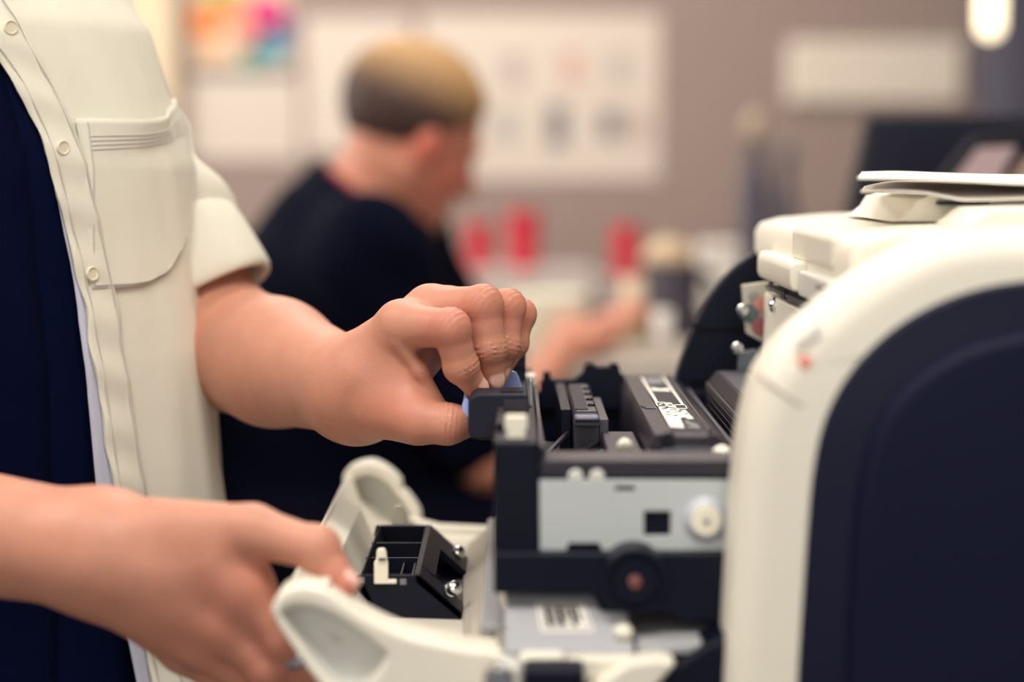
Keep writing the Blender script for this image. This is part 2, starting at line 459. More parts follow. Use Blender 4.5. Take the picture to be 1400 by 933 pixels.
# colourful poster: white sheet with printed colour blots
a, b, po = sheet('wall_poster', 262, -60, 398, 92, YW, mat('poster_print', srgb(225, 205, 180), 0.7), 'colourful printed poster with orange, pink and teal patches above the white calendar', 'poster')
for (x, y, r, c) in [(282, 28, 30, (238, 140, 70)), (322, 14, 28, (244, 160, 120)), (366, 18, 32, (222, 60, 130)), (340, 52, 24, (240, 150, 140)),
                     (372, 62, 28, (88, 168, 190)), (346, 74, 20, (110, 190, 176)), (290, 66, 22, (240, 190, 150)), (300, -20, 30, (150, 190, 90)), (385, 40, 18, (120, 90, 190))]:
    p = W(x, y, YW-0.001); rr = r/FPX*YW
    MB().cyl((p.x, YW-0.0012, p.z), (p.x, YW-0.0002, p.z), rr*0.8, n=18).build('colour_patch', mat('print_%d_%d_%d' % c, srgb(*c), 0.7), po)
# calendar
a, b, ca = sheet('wall_calendar', 260, 97, 408, 218, YW, M_notice, 'white wall calendar sheet hanging directly below the colourful poster', 'calendar')
MB().box(a.x, b.x, YW-0.006, YW-0.0005, a.z-0.012, a.z).build('binding', M_labgrey, ca)
for k in range(5):
    z = a.z-0.05-k*0.03
    MB().box(a.x+0.02, b.x-0.02, YW-0.0012, YW-0.0002, z-0.001, z+0.001).build('printed_line', mat('pale_line', srgb(205, 196, 188), 0.7), ca)
a, b, n1 = sheet('wall_notice', 416, 24, 562, 208, YW, M_notice, 'white paper notice on the wall beside the calendar, partly behind the seated head', 'notice')
a, b, n2 = sheet('wall_chart', 576, 20, 902, 246, YW, M_notice, 'large white wall chart with two rows of small faded pictures', 'chart')
for i, (x, y, c) in enumerate([(702, 95, (190, 178, 172)), (782, 92, (218, 176, 166)), (846, 92, (196, 186, 178)), (762, 172, (128, 124, 130)), (834, 170, (130, 126, 132)), (872, 172, (196, 178, 168)), (690, 172, (188, 180, 176))]):
    p = W(x, y, YW); hw, hz = (0.026, 0.034) if i != 3 else (0.024, 0.05)
    MB().box(p.x-hw, p.x+hw, YW-0.0012, YW-0.0002, p.z-hz, p.z+hz).build('printed_picture', mat('chart_%d_%d_%d' % c, srgb(*c), 0.7), n2)
    MB().box(p.x-hw*0.8, p.x+hw*0.8, YW-0.0012, YW-0.0002, p.z-hz-0.02, p.z-hz-0.012).build('printed_line', mat('pale_line', srgb(205, 196, 188), 0.7), n2)
a, b, sg = sheet('wall_sign', 1078, 54, 1318, 142, YW-0.02, mat('sign_face', srgb(232, 220, 206), 0.6), 'long pale blank sign board mounted on the wall above the monitor', 'sign', th=0.024)
sg.modifiers.new('bevel', 'BEVEL').width = 0.01

# ================================================================== REPAIR BENCH AND CLUTTER
BZ = 0.955
bx0, bx1, by0, by1 = WX(600, 3.3), WX(1560, 3.3), 2.98, 4.55
bench = thing('work_bench', ((bx0+bx1)/2, (by0+by1)/2, 0), 'pale topped work bench behind the printer, covered with clutter', 'bench')
MB().box(bx0, bx1, by0, by1, BZ-0.04, BZ).build('bench_top', M_wood, bench, bevel=0.004)
for lx in (bx0+0.05, bx1-0.05):
    for ly in (by0+0.05, by1-0.05):
        MB().box(lx-0.025, lx+0.025, ly-0.025, ly+0.025, 0, BZ-0.04).build('leg', M_steel_leg, bench)
MB().box(bx0+0.05, bx1-0.05, by1-0.06, by1-0.04, BZ-0.14, BZ-0.04).build('rail', M_steel_leg, bench)

def white_box(px0, px1, pytop, Y, depth, label, m=M_paper):
    x0, x1 = WX(px0, Y), WX(px1, Y); zt = WZ(pytop, Y)
    t = thing('storage_box', ((x0+x1)/2, Y+depth/2, BZ), label, 'box', 'pale boxes on the bench')
    MB().box(x0, x1, Y, Y+depth, BZ, zt-0.012).build('box_body', m, t, bevel=0.003)
    MB().box(x0-0.003, x1+0.003, Y-0.003, Y+depth+0.003, zt-0.012, zt).build('lid', m, t, bevel=0.002)
    return zt
z1 = white_box(640, 812, 372, 4.15, 0.3, 'wide pale box standing on the bench under the two red cups', mat('pale_card', srgb(196, 186, 182), 0.8))
z2 = white_box(818, 892, 384, 4.15, 0.25, 'narrow pale box on the bench under the lone red cup', mat('pale_card2', srgb(176, 164, 162), 0.8))
def cup(px, Y, wpx, pytop, zb, label):
    x = WX(px, Y); r = wpx/2/FPX*Y; zt = WZ(pytop, Y); hgt = zt-zb
    t = thing('plastic_cup', (x, Y, zb), label, 'cup', 'red cups on the boxes')
    MB().lathe((x, Y, zb), (x, Y, zt), [(0, r*0.78), (0.004, r*0.8), (hgt*0.5, r*0.9), (hgt-0.004, r), (hgt, r*1.04), (hgt-0.002, r*0.94), (hgt*0.5, r*0.84), (0.006, r*0.7)], 20).build('cup_body', M_red, t, smooth=True)
    MB().lathe((x, Y, zt-0.006), (x, Y, zt), [(0, r*1.05), (0.006, r*1.07)], 20).build('rim', M_red, t)
cup(655, 4.28, 40, 306, z1, 'shorter red plastic cup beside the seated person on the wide pale box')
cup(716, 4.25, 46, 288, z1, 'tall bright red plastic cup in the middle, on the wide pale box')
cup(855, 4.25, 40, 308, z2, 'lone red plastic cup on the narrow pale box towards the printer')
# loose white tub in front of the boxes
def lathe_thing(name, px, pybase, pytop, Y, prof, m, label, cat, part='body', zb=None):
    x = WX(px, Y); zb = BZ if zb is None else zb; H = WZ(pytop, Y)-zb
    t = thing(name, (x, Y, zb), label, cat)
    R = 1/FPX*Y
    MB().lathe((x, Y, zb), (x, Y, zb+H), [(u*H, r*R) for u, r in prof], 24).build(part, m, t, smooth=True)
    return t, x, zb, H, R
t, x, zb, H, R = lathe_thing('white_tub', 750, 470, 402, 3.3, [(0, 44), (0.05, 48), (0.9, 54), (1, 56), (0.99, 50), (0.1, 44)], M_cream, 'round white tub standing on the bench right of the pinching hand', 'tub')
# grey tool (a small meter) on the bench
x0, x1 = WX(798, 3.35), WX(858, 3.35)
mt = thing('bench_meter', ((x0+x1)/2, 3.38, BZ), 'small dark grey meter box on the bench between white tub and cream post', 'meter')
MB().box(x0, x1, 3.35, 3.43, BZ, WZ(418, 3.35)).build('case', mat('meter_grey', srgb(96, 92, 100), 0.6), mt, bevel=0.006)
MB().box(x0+0.01, x1-0.01, 3.346, 3.352, WZ(440, 3.35), WZ(426, 3.35)).build('screen', M_labgrey, mt)
MB().cyl(((x0+x1)/2, 3.34, WZ(455, 3.35)), ((x0+x1)/2, 3.352, WZ(455, 3.35)), 0.01, n=12).build('knob', M_ink, mt)
# cream post and white post (rolls standing upright)
t, x, zb, H, R = lathe_thing('paper_roll', 866, 520, 380, 3.32, [(0, 15), (1, 15), (1, 6), (0.9, 6)], mat('cream_roll', srgb(222, 200, 172), 0.8), 'upright cream paper roll on the bench right of the meter', 'paper roll')
t, x, zb, H, R = lathe_thing('paper_roll', 905, 520, 425, 3.06, [(0, 13), (1, 13), (1, 5), (0.9, 5)], M_paper, 'upright white paper roll on the bench end beside the black printer side', 'paper roll')
# a bench grinder-like machine with beige cap
Yg = 3.45
xg = WX(918, Yg); g = thing('bench_machine', (xg, Yg, BZ), 'dark bench machine with a round beige cap behind the open printer', 'machine')
rg = 46/FPX*Yg
MB().lathe((xg, Yg, BZ), (xg, Yg, WZ(360, Yg)), [(0, rg*1.15), (0.03, rg*1.1), (0.05, rg*0.85), (WZ(360, Yg)-BZ-0.02, rg*0.9), (WZ(360, Yg)-BZ, rg*0.8)], 24).build('housing', mat('machine_dark', srgb(58, 52, 66), 0.5), g, smooth=True)
zc = WZ(360, Yg)
MB().lathe((xg-0.006, Yg, zc), (xg-0.006, Yg, zc+0.05), [(0, rg*0.78), (0.012, rg*0.8), (0.03, rg*0.62), (0.042, rg*0.3), (0.044, 0.004)], 24).build('cap', mat('beige_cap', srgb(206, 180, 150), 0.5), g, smooth=True)
MB().tube(smooth_line([(xg+rg*0.7, Yg, zc-0.03), (xg+rg*1.1, Yg, zc-0.02), (xg+rg*1.5, Yg+0.02, BZ+0.03), (xg+rg*1.2, Yg, BZ+0.02)], 6), 0.008).build('cable', M_ink, g)
# white carton at the right of the machine
x0, x1 = WX(958, 3.6), WX(1010, 3.6)
cb = thing('white_carton', ((x0+x1)/2, 3.65, BZ), 'small white carton on the bench just left of the open black printer side', 'carton')
MB().box(x0, x1, 3.6, 3.7, BZ, WZ(334, 3.6)).build('carton_body', M_paper, cb, bevel=0.003)
MB().box(x0, x1, 3.598, 3.602, WZ(352, 3.6), WZ(348, 3.6)).build('tape', M_labgrey, cb)
# two dark bottles with pale caps
for (px, Y, w, top, lab) in [(1030, 3.9, 20, 152, 'dark bottle with round pale stopper standing on the bench'), (1070, 4.05, 15, 196, 'shorter dark bottle with a dark cap right of the pale stoppered one')]:
    x = WX(px, Y); R = Y/FPX; zt = WZ(top, Y); H = zt-BZ
    t = thing('spray_bottle', (x, Y, BZ), lab, 'bottle', 'dark bottles on the bench')
    MB().lathe((x, Y, BZ), (x, Y, zt), [(0, w*R), (0.01, w*R*1.05), (H*0.62, w*R*1.05), (H*0.72, w*R*0.7), (H*0.8, w*R*0.55), (H*0.86, w*R*0.55)], 18).build('bottle_body', mat('bottle_dark', srgb(64, 62, 80), 0.35), t, smooth=True)
    mm = mat('pale_stopper', srgb(176, 160, 138), 0.3) if top < 170 else mat('bottle_cap', srgb(96, 90, 104), 0.4)
    MB().lathe((x, Y, BZ+H*0.86), (x, Y, zt), [(0, w*R*0.6), (H*0.03, w*R*0.8), (H*0.09, w*R*0.8), (H*0.13, w*R*0.5), (H*0.14, w*R*0.1)], 18).build('stopper', mm, t, smooth=True)

# monitor seen at an angle
Ym = 2.55
mon = thing('computer_monitor', (WX(1330, Ym), Ym+0.1, BZ), 'large dark computer monitor behind the sheets on the printer', 'monitor')
pl = pxpoly([(1186, 156), (1545, 156), (1540, 330), (1148, 330)], Ym)
MB().prism(pl, Ym, Ym+0.03).build('screen_housing', M_screen, mon, bevel=0.006)
pl2 = pxpoly([(1196, 166), (1535, 166), (1530, 318), (1160, 318)], Ym-0.001)
MB().prism(pl2, Ym-0.002, Ym+0.001).build('screen', mat('dark_screen', srgb(18, 20, 40), 0.3), mon)
MB().box(WX(1330, Ym)-0.03, WX(1330, Ym)+0.03, Ym+0.03, Ym+0.06, BZ+0.01, WZ(260, Ym)).build('neck', M_ink, mon)
MB().box(WX(1330, Ym)-0.13, WX(1330, Ym)+0.13, Ym-0.02, Ym+0.2, BZ, BZ+0.012).build('base', M_ink, mon, bevel=0.004)
# the monitor and tilted tablet stand on a side shelf of the bench
sh = thing('side_shelf', (WX(1330, Ym), Ym+0.08, 0), 'low side table carrying the dark monitor behind the printer', 'table')
MB().box(WX(1130, Ym), WX(1620, Ym), Ym-0.14, Ym+0.22, BZ-0.03, BZ).build('shelf_top', M_wood, sh)
for lx in (WX(1140, Ym), WX(1600, Ym)):
    for ly in (Ym-0.12, Ym+0.19): MB().box(lx-0.015, lx+0.015, ly-0.015, ly+0.015, 0, BZ-0.03).build('leg', M_steel_leg, sh)
Yt = 2.2
tb = thing('tilted_tablet', (WX(1350, Yt), Yt, 0), 'tilted dark tablet with a pale pink window, leaning behind the paper sheets', 'tablet')
pl = pxpoly([(1268, 262), (1330, 186), (1470, 170), (1450, 262)], Yt)
MB().prism(pl, Yt, Yt+0.012).build('tablet_body', M_ink, tb, bevel=0.004)
pl = pxpoly([(1300, 250), (1338, 202), (1390, 200), (1362, 250)], Yt-0.002)
MB().prism(pl, Yt-0.002, Yt+0.001).build('window', mat('pale_pink_window', srgb(196, 172, 176), 0.4), tb)
pl = pxpoly([(1376, 250), (1402, 214), (1440, 212), (1420, 250)], Yt-0.002)
MB().prism(pl, Yt-0.002, Yt+0.001).build('window', mat('tan_window', srgb(176, 150, 138), 0.4), tb)
zt0 = WZ(262, Yt); xt = WX(1360, Yt)
MB().cyl((xt, Yt+0.01, 0.03), (xt, Yt+0.01, zt0+0.04), 0.012, n=12).build('stand_pole', M_ink, tb)
MB().lathe((xt, Yt+0.01, 0), (xt, Yt+0.01, 0.04), [(0, 0.12), (0.012, 0.12), (0.03, 0.03), (0.04, 0.014)], 24).build('stand_base', M_ink, tb)

# glowing lamp hanging at the upper right
Yl = 3.4
xl = WX(1345, Yl)
lp = thing('pendant_lamp', (xl, Yl, 2.7), 'glowing warm white pendant lamp tube at the upper right corner', 'lamp')
zb = WZ(52, Yl); Rl = 17/FPX*Yl
MB().lathe((xl, Yl, zb), (xl, Yl, zb+0.17), [(0, Rl*0.2), (0.004, Rl*0.6), (0.014, Rl*0.95), (0.03, Rl), (0.16, Rl), (0.17, Rl*0.8)], 20).build('bulb', M_glow, lp, smooth=True)
MB().lathe((xl, Yl, zb+0.17), (xl, Yl, zb+0.25), [(0, Rl*1.1), (0.06, Rl*1.1), (0.08, Rl*0.3)], 20).build('socket', M_ink, lp, smooth=True)
MB().cyl((xl, Yl, zb+0.24), (xl, Yl, 2.7), 0.004, n=8).build('cord', M_ink, lp)

# ================================================================== TABLE AND PRINTER
YN, YF = 1.16, 1.72                 # near and far side of the printer
TZ = 0.72
tbl = thing('printer_table', (0.3, 1.45, 0), 'grey topped table carrying the opened white printer', 'table')
MB().box(-0.12, 1.0, 1.05, 1.95, TZ-0.03, TZ).build('table_top', mat('table_grey', srgb(150, 146, 146), 0.5), tbl, bevel=0.003)
for lx in (-0.07, 0.95):
    for ly in (1.1, 1.9): MB().box(lx-0.02, lx+0.02, ly-0.02, ly+0.02, 0, TZ-0.03).build('leg', M_steel_leg, tbl)

pr = thing('laser_printer', (0.38, 1.44, TZ), 'white laser printer with dark side cover, front door and toner drawer open', 'printer')
FX = 0.131                          # front plane of the printer sides
# ---- near side: outline of the white cheek, with the large rounded front corner
cheek = [(988, 1040), (994, 930), (1001, 800), (1008, 690), (1016, 610), (1027, 556), (1042, 512), (1072, 470), (1114, 430), (1166, 388), (1228, 350), (1300, 322), (1400, 312), (1560, 306), (1800, 303), (2040, 303), (2060, 330), (2060, 700), (2060, 1320), (1000, 1320), (984, 1200)]
P = smooth_line([(p.x, p.z, 0) for p in (W(a, b, YN) for a, b in cheek[:15])], 6)
outl = [(p.x, p.y) for p in P] + pxpoly(cheek[15:], YN)
zmin = TZ+0.005
outl = [(x, max(z, zmin)) for x, z in outl]
# split along the seam (upper arch / lower pillar)
sa, sb = W(1030, 506, YN), W(1096, 556, YN)
def side_of(x, z): return (sb.x-sa.x)*(z-sa.z)-(sb.z-sa.z)*(x-sa.x)
rounded_panel('side_panel', outl, YN, YN+0.05, 0.021, M_white, pr)
sp = pr.children[0]
# seam groove and small marks on the side panel
def on_cheek(px, py, dy=0.0): p = W(px, py, YN+0.004+dy); return p
g1 = smooth_line([W(1033, 508, YN+0.014), W(1052, 524, YN+0.004), W(1072, 540, YN+0.0005), W(1098, 556, YN+0.0002)], 6)
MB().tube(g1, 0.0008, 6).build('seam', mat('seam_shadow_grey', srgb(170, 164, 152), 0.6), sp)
p = W(1101, 495, YN+0.0)
MB().lathe((p.x, YN-0.0008, p.z), (p.x, YN+0.003, p.z), [(0, 0.0035), (0.0008, 0.004), (0.0038, 0.004)], 16).build('indicator', M_ledred, sp)
for (ax, ay) in [(1092, 470), (1104, 462), (1116, 452)]:
    q = W(ax, ay, YN); MB().box(q.x-0.002, q.x+0.002, YN-0.0005, YN+0.002, q.z-0.003, q.z+0.003).build('embossed_symbol', M_white2, sp)
# ---- dark inset cover
dark = [(1086, 1060), (1090, 933), (1097, 820), (1104, 720), (1112, 640), (1128, 572), (1160, 512), (1206, 462), (1262, 424), (1326, 398), (1400, 384), (1520, 376), (1700, 374), (1960, 374)]
DP = [(p.x, p.y) for p in smooth_line([(q.x, q.z, 0) for q in (W(a, b, YN) for a, b in dark)], 6)]
DP += [(lambda p: (p.x, p.z))(W(2000, 420, YN)), (lambda p: (p.x, max(p.z, zmin+0.03)))(W(2000, 1250, YN)), (lambda p: (p.x, max(p.z, zmin+0.03)))(W(1078, 1250, YN))]
dc = rounded_panel('side_cover', DP, YN-0.004, YN+0.02, 0.003, M_dark2, pr, seg=4)
inner = [(1150, 1060), (1153, 933), (1157, 820), (1163, 720), (1172, 648), (1188, 592), (1216, 544), (1256, 506), (1306, 476), (1370, 456), (1440, 446), (1560, 440), (1700, 438), (1930, 438)]
IP = [(p.x, p.y) for p in smooth_line([(q.x, q.z, 0) for q in (W(a, b, YN) for a, b in inner)], 6)]
IP += [(lambda p: (p.x, p.z))(W(1960, 470, YN)), (lambda p: (p.x, max(p.z, zmin+0.05)))(W(1960, 1240, YN)), (lambda p: (p.x, max(p.z, zmin+0.05)))(W(1144, 1240, YN))]
rounded_panel('cover_face', IP, YN-0.012, YN, 0.009, M_dark, dc, seg=5)

# ---- far side cheek: white outside, black lining inside, same outline
def far_outline(inset):
    pts = [(FX+0.004+inset, TZ+0.02), (FX+0.003+inset, 0.95), (FX+0.004+inset, 1.05), (FX+0.016+inset*0.9, 1.10), (FX+0.040+inset*0.7, 1.148-inset*0.3), (FX+0.076+inset*0.3, 1.180-inset*0.7), (FX+0.13, 1.198-inset), (0.45, 1.205-inset), (0.68, 1.205-inset)]
    q = smooth_line([(x, z, 0) for x, z in pts], 7)
    return [(p.x, p.y) for p in q] + [(0.69, TZ+0.02)]
MB().prism(far_outline(0.006), YF-0.028, YF).build('far_panel', M_white, pr, bevel=0.004)
MB().prism(far_outline(0.0), YF-0.045, YF-0.029).build('inner_lining', M_black, pr, bevel=0.003)
for k in range(4):                  # moulded ribs on the lining
    z = 0.98+k*0.045
    MB().box(FX+0.02, 0.26, YF-0.049, YF-0.044, z, z+0.004).build('lining_rib', M_black, pr)

# ---- body behind the opening, lower body with paper tray
MB().box(0.245, 0.69, YN+0.05, YF-0.03, TZ+0.01, 1.185).build('rear_body', M_black, pr)
MB().box(FX+0.004, 0.69, YN+0.05, YF-0.03, TZ+0.01, 0.925).build('lower_body', M_white, pr, bevel=0.004)
tray = MB().box(FX-0.008, FX+0.004, YN+0.06, YF-0.04, TZ+0.03, 0.86).build('paper_tray', M_white2, pr, bevel=0.003)
MB().box(FX-0.012, FX-0.008, 1.36, 1.54, 0.80, 0.82).build('tray_grip', M_dark2, tray, bevel=0.002)
for fx in (0.17, 0.64):
    for fy in (YN+0.05, YF-0.05): MB().cyl((fx, fy, TZ), (fx, fy, TZ+0.012), 0.014, n=14).build('foot', M_ink, pr)

# ---- top cover and the stepped front of the scanner unit
TX = 0.206
topo = [(TX, 1.176), (TX, 1.196), (TX+0.004, 1.203), (TX+0.02, 1.2075), (TX+0.06, 1.211), (0.32, 1.212), (0.69, 1.212), (0.69, 1.176)]
MB().prism(topo, YN+0.052, YF-0.029).build('top_cover', M_white, pr, bevel=0.002, seg=3)
# front face below the top: steps seen in the photograph
ff = MB().box(TX+0.006, 0.26, YN+0.052, 1.61, 1.12, 1.176).build('front_face', M_white, pr, bevel=0.002)
MB().box(TX-0.002, TX+0.03, 1.27, 1.455, 1.182, 1.2075).build('catch_block', M_white, ff, bevel=0.006, seg=4)
MB().prism([(TX-0.010, 1.163), (TX-0.012, 1.168), (TX-0.012, 1.180), (TX-0.009, 1.184), (TX+0.02, 1.184), (TX+0.02, 1.158)], 1.39, 1.575).build('front_block', M_white, ff, bevel=0.003, seg=3)
MB().box(TX-0.006, TX+0.02, 1.36, 1.57, 1.1545, 1.1575).build('metal_lip', M_greyp, ff)
MB().box(TX-0.0065, TX-0.004, 1.455, 1.475, 1.1535, 1.1585).build('lip_slot', M_ink, ff)
MB().box(TX-0.006, TX+0.02, 1.25, 1.39, 1.160, 1.178).build('side_block', M_white2, ff, bevel=0.002)
MB().box(TX-0.0075, TX-0.005, 1.27, 1.30, 1.171, 1.1735).build('block_slot', M_labgrey, ff)
wp = MB().box(TX-0.004, TX+0.02, 1.40, 1.595, 1.06, 1.150).build('screw_plate', M_white, pr, bevel=0.002)
p = W(1067, 417, 1.53)
sc = MB().lathe((TX-0.0075, 1.53, p.z), (TX-0.003, 1.53, p.z), [(0, 0.003), (0.001, 0.0055), (0.002, 0.006), (0.0045, 0.006)], 18).build('screw', M_screw, wp)
MB().box(TX-0.0078, TX-0.007, 1.525, 1.535, p.z-0.0008, p.z+0.0008).build('screw_slot', M_ink, sc)
# metal bracket with wires and two screws
bq = pxpoly([(1014, 390), (1052, 385), (1052, 474), (1020, 456)], 1.60)
br = MB().prism(bq, 1.60, 1.606).build('metal_bracket', mat('bracket_grey', srgb(186, 180, 168), 0.4, metal=0.2), pr, bevel=0.001)
for (px, py, c, r) in [(1024, 428, (84, 102, 102), 0.0075), (1040, 416, (200, 132, 124), 0.006), (1040, 446, (150, 84, 90), 0.0075), (1030, 404, (150, 146, 138), 0.004)]:
    q = W(px, py, 1.60); MB().lathe((q.x, 1.5975, q.z), (q.x, 1.6005, q.z), [(0, r*0.5), (0.0004, r), (0.003, r)], 16).build('terminal', mat('terminal_%d_%d_%d' % c, srgb(*c), 0.5), br)
for (px, py, yy) in [(1015, 424, 1.595), (1008, 476, 1.60)]:
    q = W(px, py, yy)
    MB().lathe((q.x, yy-0.005, q.z), (q.x, yy+0.012, q.z), [(0, 0.002), (0.001, 0.0045), (0.003, 0.005), (0.004, 0.003), (0.017, 0.003)], 16).build('bracket_screw', M_screw, br)
MB().prism(pxpoly([(1012, 482), (1036, 478), (1040, 506), (1010, 508)], 1.61), 1.61, 1.62).build('lower_bracket', mat('bracket_dark', srgb(110, 120, 130), 0.4, metal=0.4), br, bevel=0.001)
# fins of the vent inside, right of the cartridge
vb = MB().prism([(0.158, 1.02), (0.156, 1.074), (0.165, 1.086), (0.188, 1.086), (0.188, 1.02)], 1.30, 1.60).build('vent_block', M_black, pr, bevel=0.001)
MB().box(0.166, 0.188, 1.36, 1.59, 1.086, 1.0868).build('vent_top', M_greyp, vb)
for k in range(6):
    z = 1.05+k*0.0055
    MB().tube([(0.1575-0.0002*k, 1.31, z), (0.1575-0.0002*k, 1.59, z)], 0.0009, 6).build('fin', M_greyp, vb)

# ---- paper rest on the top and its cheek
rest = [(1196, 300), (1210, 296), (1222, 286), (1232, 270), (1238, 270), (1246, 266), (1318, 267), (1400, 267), (1560, 267), (1560, 305)]
RP = pxpoly(rest, 1.42)
MB().prism(RP, 1.36, 1.56).build('paper_rest', M_white, pr, bevel=0.002)
rr = pxpoly([(1296, 310), (1312, 298), (1320, 290), (1330, 284), (1420, 282), (1640, 282), (1640, 316)], 1.30)
MB().prism(rr, 1.255, 1.35).build('feeder_body', M_white, pr, bevel=0.004, seg=3)
MB().box(WX(1276, 1.36), WX(1345, 1.36), 1.352, 1.362, WZ(280, 1.36), WZ(275, 1.36)).build('feed_slot', M_ink, pr)

# ================================================================== TONER DRAWER (slides out of the printer)
DY0, DY1 = 1.226, 1.675
dx0, dx1 = WX(675, 1.23), WX(737, 1.23)
dr = MB()
dr.box(dx0, dx1, DY0-0.003, DY1+0.002, 0.9925, WZ(602, 1.23))                         # front wall
dr.box(dx0, 0.20, DY0, DY0+0.014, WZ(808, 1.226), WZ(640, 1.226))        # near end
dr.box(dx0+0.001, 0.20, DY1-0.012, DY1, 0.991, 1.062)                           # far end
dr.box(dx0+0.002, 0.199, DY0+0.002, DY1-0.002, 0.986, 0.996)                                 # floor
drawer = dr.build('toner_drawer', M_black, pr, bevel=0.002)
# bottom rail of the near end and round gear housing
pb = pxpoly([(675, 752), (1010, 752), (1010, 850), (930, 846), (915, 836), (820, 832), (810, 810), (675, 808)], 1.222)
MB().prism(pb, 1.212, 1.228).build('end_rail', M_black, drawer, bevel=0.002)
pc = W(868, 795, 1.20)
gh = MB().lathe((pc.x, 1.198, pc.z), (pc.x, 1.224, pc.z), [(0, 0.0125), (0.0, 0.0135), (0.004, 0.014), (0.004, 0.0165), (0.001, 0.0170), (0.001, 0.0195), (0.002, 0.0205), (0.026, 0.021)], 40).build('gear_housing', M_black, drawer, smooth=True)
smooth_by_angle(gh, 25)
MB().lathe((pc.x, 1.1965, pc.z), (pc.x, 1.199, pc.z), [(0, 0.0028), (0.0005, 0.004), (0.0025, 0.0045)], 16).build('gear_axle', mat('copper_axle', srgb(150, 96, 86), 0.35, metal=0.5), gh)
# galvanised plate with its cut-outs
YP = 1.222
outer = pxpoly([(738, 657), (1016, 657), (1016, 755), (824, 755), (819, 743), (778, 743), (773, 755), (738, 755)], YP)
h1 = pxpoly([(880, 699), (917, 699), (917, 733), (880, 733)], YP)
h2 = pxpoly([(841, 665), (868, 665), (868, 672), (841, 672)], YP)
pt = holed('end_plate', outer, [h1, h2], YP, YP+0.003, M_metal, drawer, bev=0.0004)
q = W(965, 711, YP)
hb = MB().lathe((q.x, YP-0.003, q.z), (q.x, YP+0.001, q.z), [(0, 0.0105), (0.0006, 0.0112), (0.0030, 0.0146), (0.004, 0.015)], 32).build('hub', mat('hub_grey', srgb(186, 190, 202), 0.4), drawer, smooth=True); smooth_by_angle(hb, 30)
MB().lathe((q.x, YP-0.0045, q.z), (q.x, YP-0.002, q.z), [(0, 0.009), (0.0006, 0.0096), (0.0025, 0.0098)], 32).build('hub_face', M_cream, hb)
MB().lathe((q.x, YP-0.006, q.z), (q.x, YP-0.004, q.z), [(0, 0.001), (0.0006, 0.0018), (0.002, 0.0018)], 14).build('hub_pin', M_labgrey, hb)
# ledge above the plate with two screws
MB().prism([(dx1+0.001, 1.058), (dx1+0.001, 1.066), (dx1+0.006, 1.069), (0.2, 1.069), (0.2, 1.058)], 1.224, 1.262).build('ledge', M_brown, drawer, bevel=0.0015)
for px in (786, 815):
    s_ = W(px, 648, 1.236)
    MB().lathe((s_.x, 1.222, s_.z), (s_.x, 1.232, s_.z), [(0, 0.003), (0.001, 0.0046), (0.003, 0.0048), (0.01, 0.003)], 16).build('screw_head', M_white2, drawer)
MB().box(WX(737, 1.25), WX(745, 1.25), 1.25, 1.62, 1.0, 1.074).build('wall_liner', M_brown, drawer, bevel=0.001)
# white clip standing on the wall
cx0, cx1 = WX(690, 1.25), WX(721, 1.25)
zb0, zb1 = WZ(606, 1.25), WZ(567, 1.25)
MB().prism([(cx0+0.001, zb0), (cx0+0.001, zb0+0.006), (cx0+0.0025, zb0+0.008), (cx0, zb0+0.010), (cx0, zb1-0.001), (cx0+0.001, zb1), (cx1-0.001, zb1), (cx1, zb1-0.001), (cx1, zb0+0.010), (cx1-0.0025, zb0+0.008), (cx1-0.001, zb0+0.006), (cx1-0.001, zb0)], 1.240, 1.252).build('white_clip', M_cream, drawer, bevel=0.001)
# wall top behind the clip, recessed notch pieces
MB().box(dx0+0.001, dx0+0.006, 1.27, 1.36, 1.079, 1.086).build('wall_step', M_black, drawer, bevel=0.001)

# ---- pull handle: two cheeks with the blue lever between them
HY0, HY1 = 1.372, 1.412
ck = pxpoly([(640, 552), (643, 545), (652, 539), (718, 539), (722, 543), (722, 600), (646, 600), (640, 594)], HY0)
nh = MB().prism(ck, HY0, HY1).build('handle_cheek', M_blackfine, drawer, bevel=0.0025, seg=3)
ck2 = pxpoly([(689, 546), (721, 546), (721, 566), (689, 566)], HY0)
MB().prism(ck2, HY0-0.0006, HY0+0.001).build('cheek_patch', M_brown, nh)
e0, e1 = WX(684, 1.39), WX(716, 1.39)
MB().box(e0, e1, HY0+0.008, HY1-0.008, nh.data.vertices[0].co.z*0+WZ(539, HY0)-0.0005, WZ(539, HY0)+0.001).build('cheek_groove', M_black, nh)
ckf = pxpoly([(683, 545), (686, 480), (690, 476), (716, 476), (719, 480), (719, 545)], 1.565)
MB().prism(ckf, 1.565, 1.60).build('handle_cheek', M_blackfine, drawer, bevel=0.002)
MB().prism(pxpoly([(684, 500), (719, 500), (719, 503), (684, 503)], 1.563), 1.5635, 1.566).build('cheek_line', M_ink, drawer)
MB().box(WX(652, 1.42), WX(722, 1.42), HY1, 1.565, WZ(600, 1.42), WZ(580, 1.42)).build('handle_base', M_black, drawer, bevel=0.002)
MB().box(WX(700, 1.42), WX(722, 1.42), HY1, 1.565, WZ(600, 1.42), WZ(548, 1.42)).build('handle_back', M_black, drawer, bevel=0.002)
# blue lever
lv = pxpoly([(632, 552), (636, 541), (641, 544), (643, 556), (641, 584), (637, 586)], 1.43)
lever = MB().prism(lv, 1.418, 1.55).build('blue_lever', M_blue, drawer, bevel=0.0012)
tabp = [(676, 545), (678, 522), (682, 513), (690, 507.5), (699, 507), (706, 510), (710, 518), (714, 532), (714, 545)]
MB().prism(pxpoly([(p[0], p[1]) for p in tabp], 1.50), 1.50, 1.506).build('lever_tab', M_blue, lever, bevel=0.001)
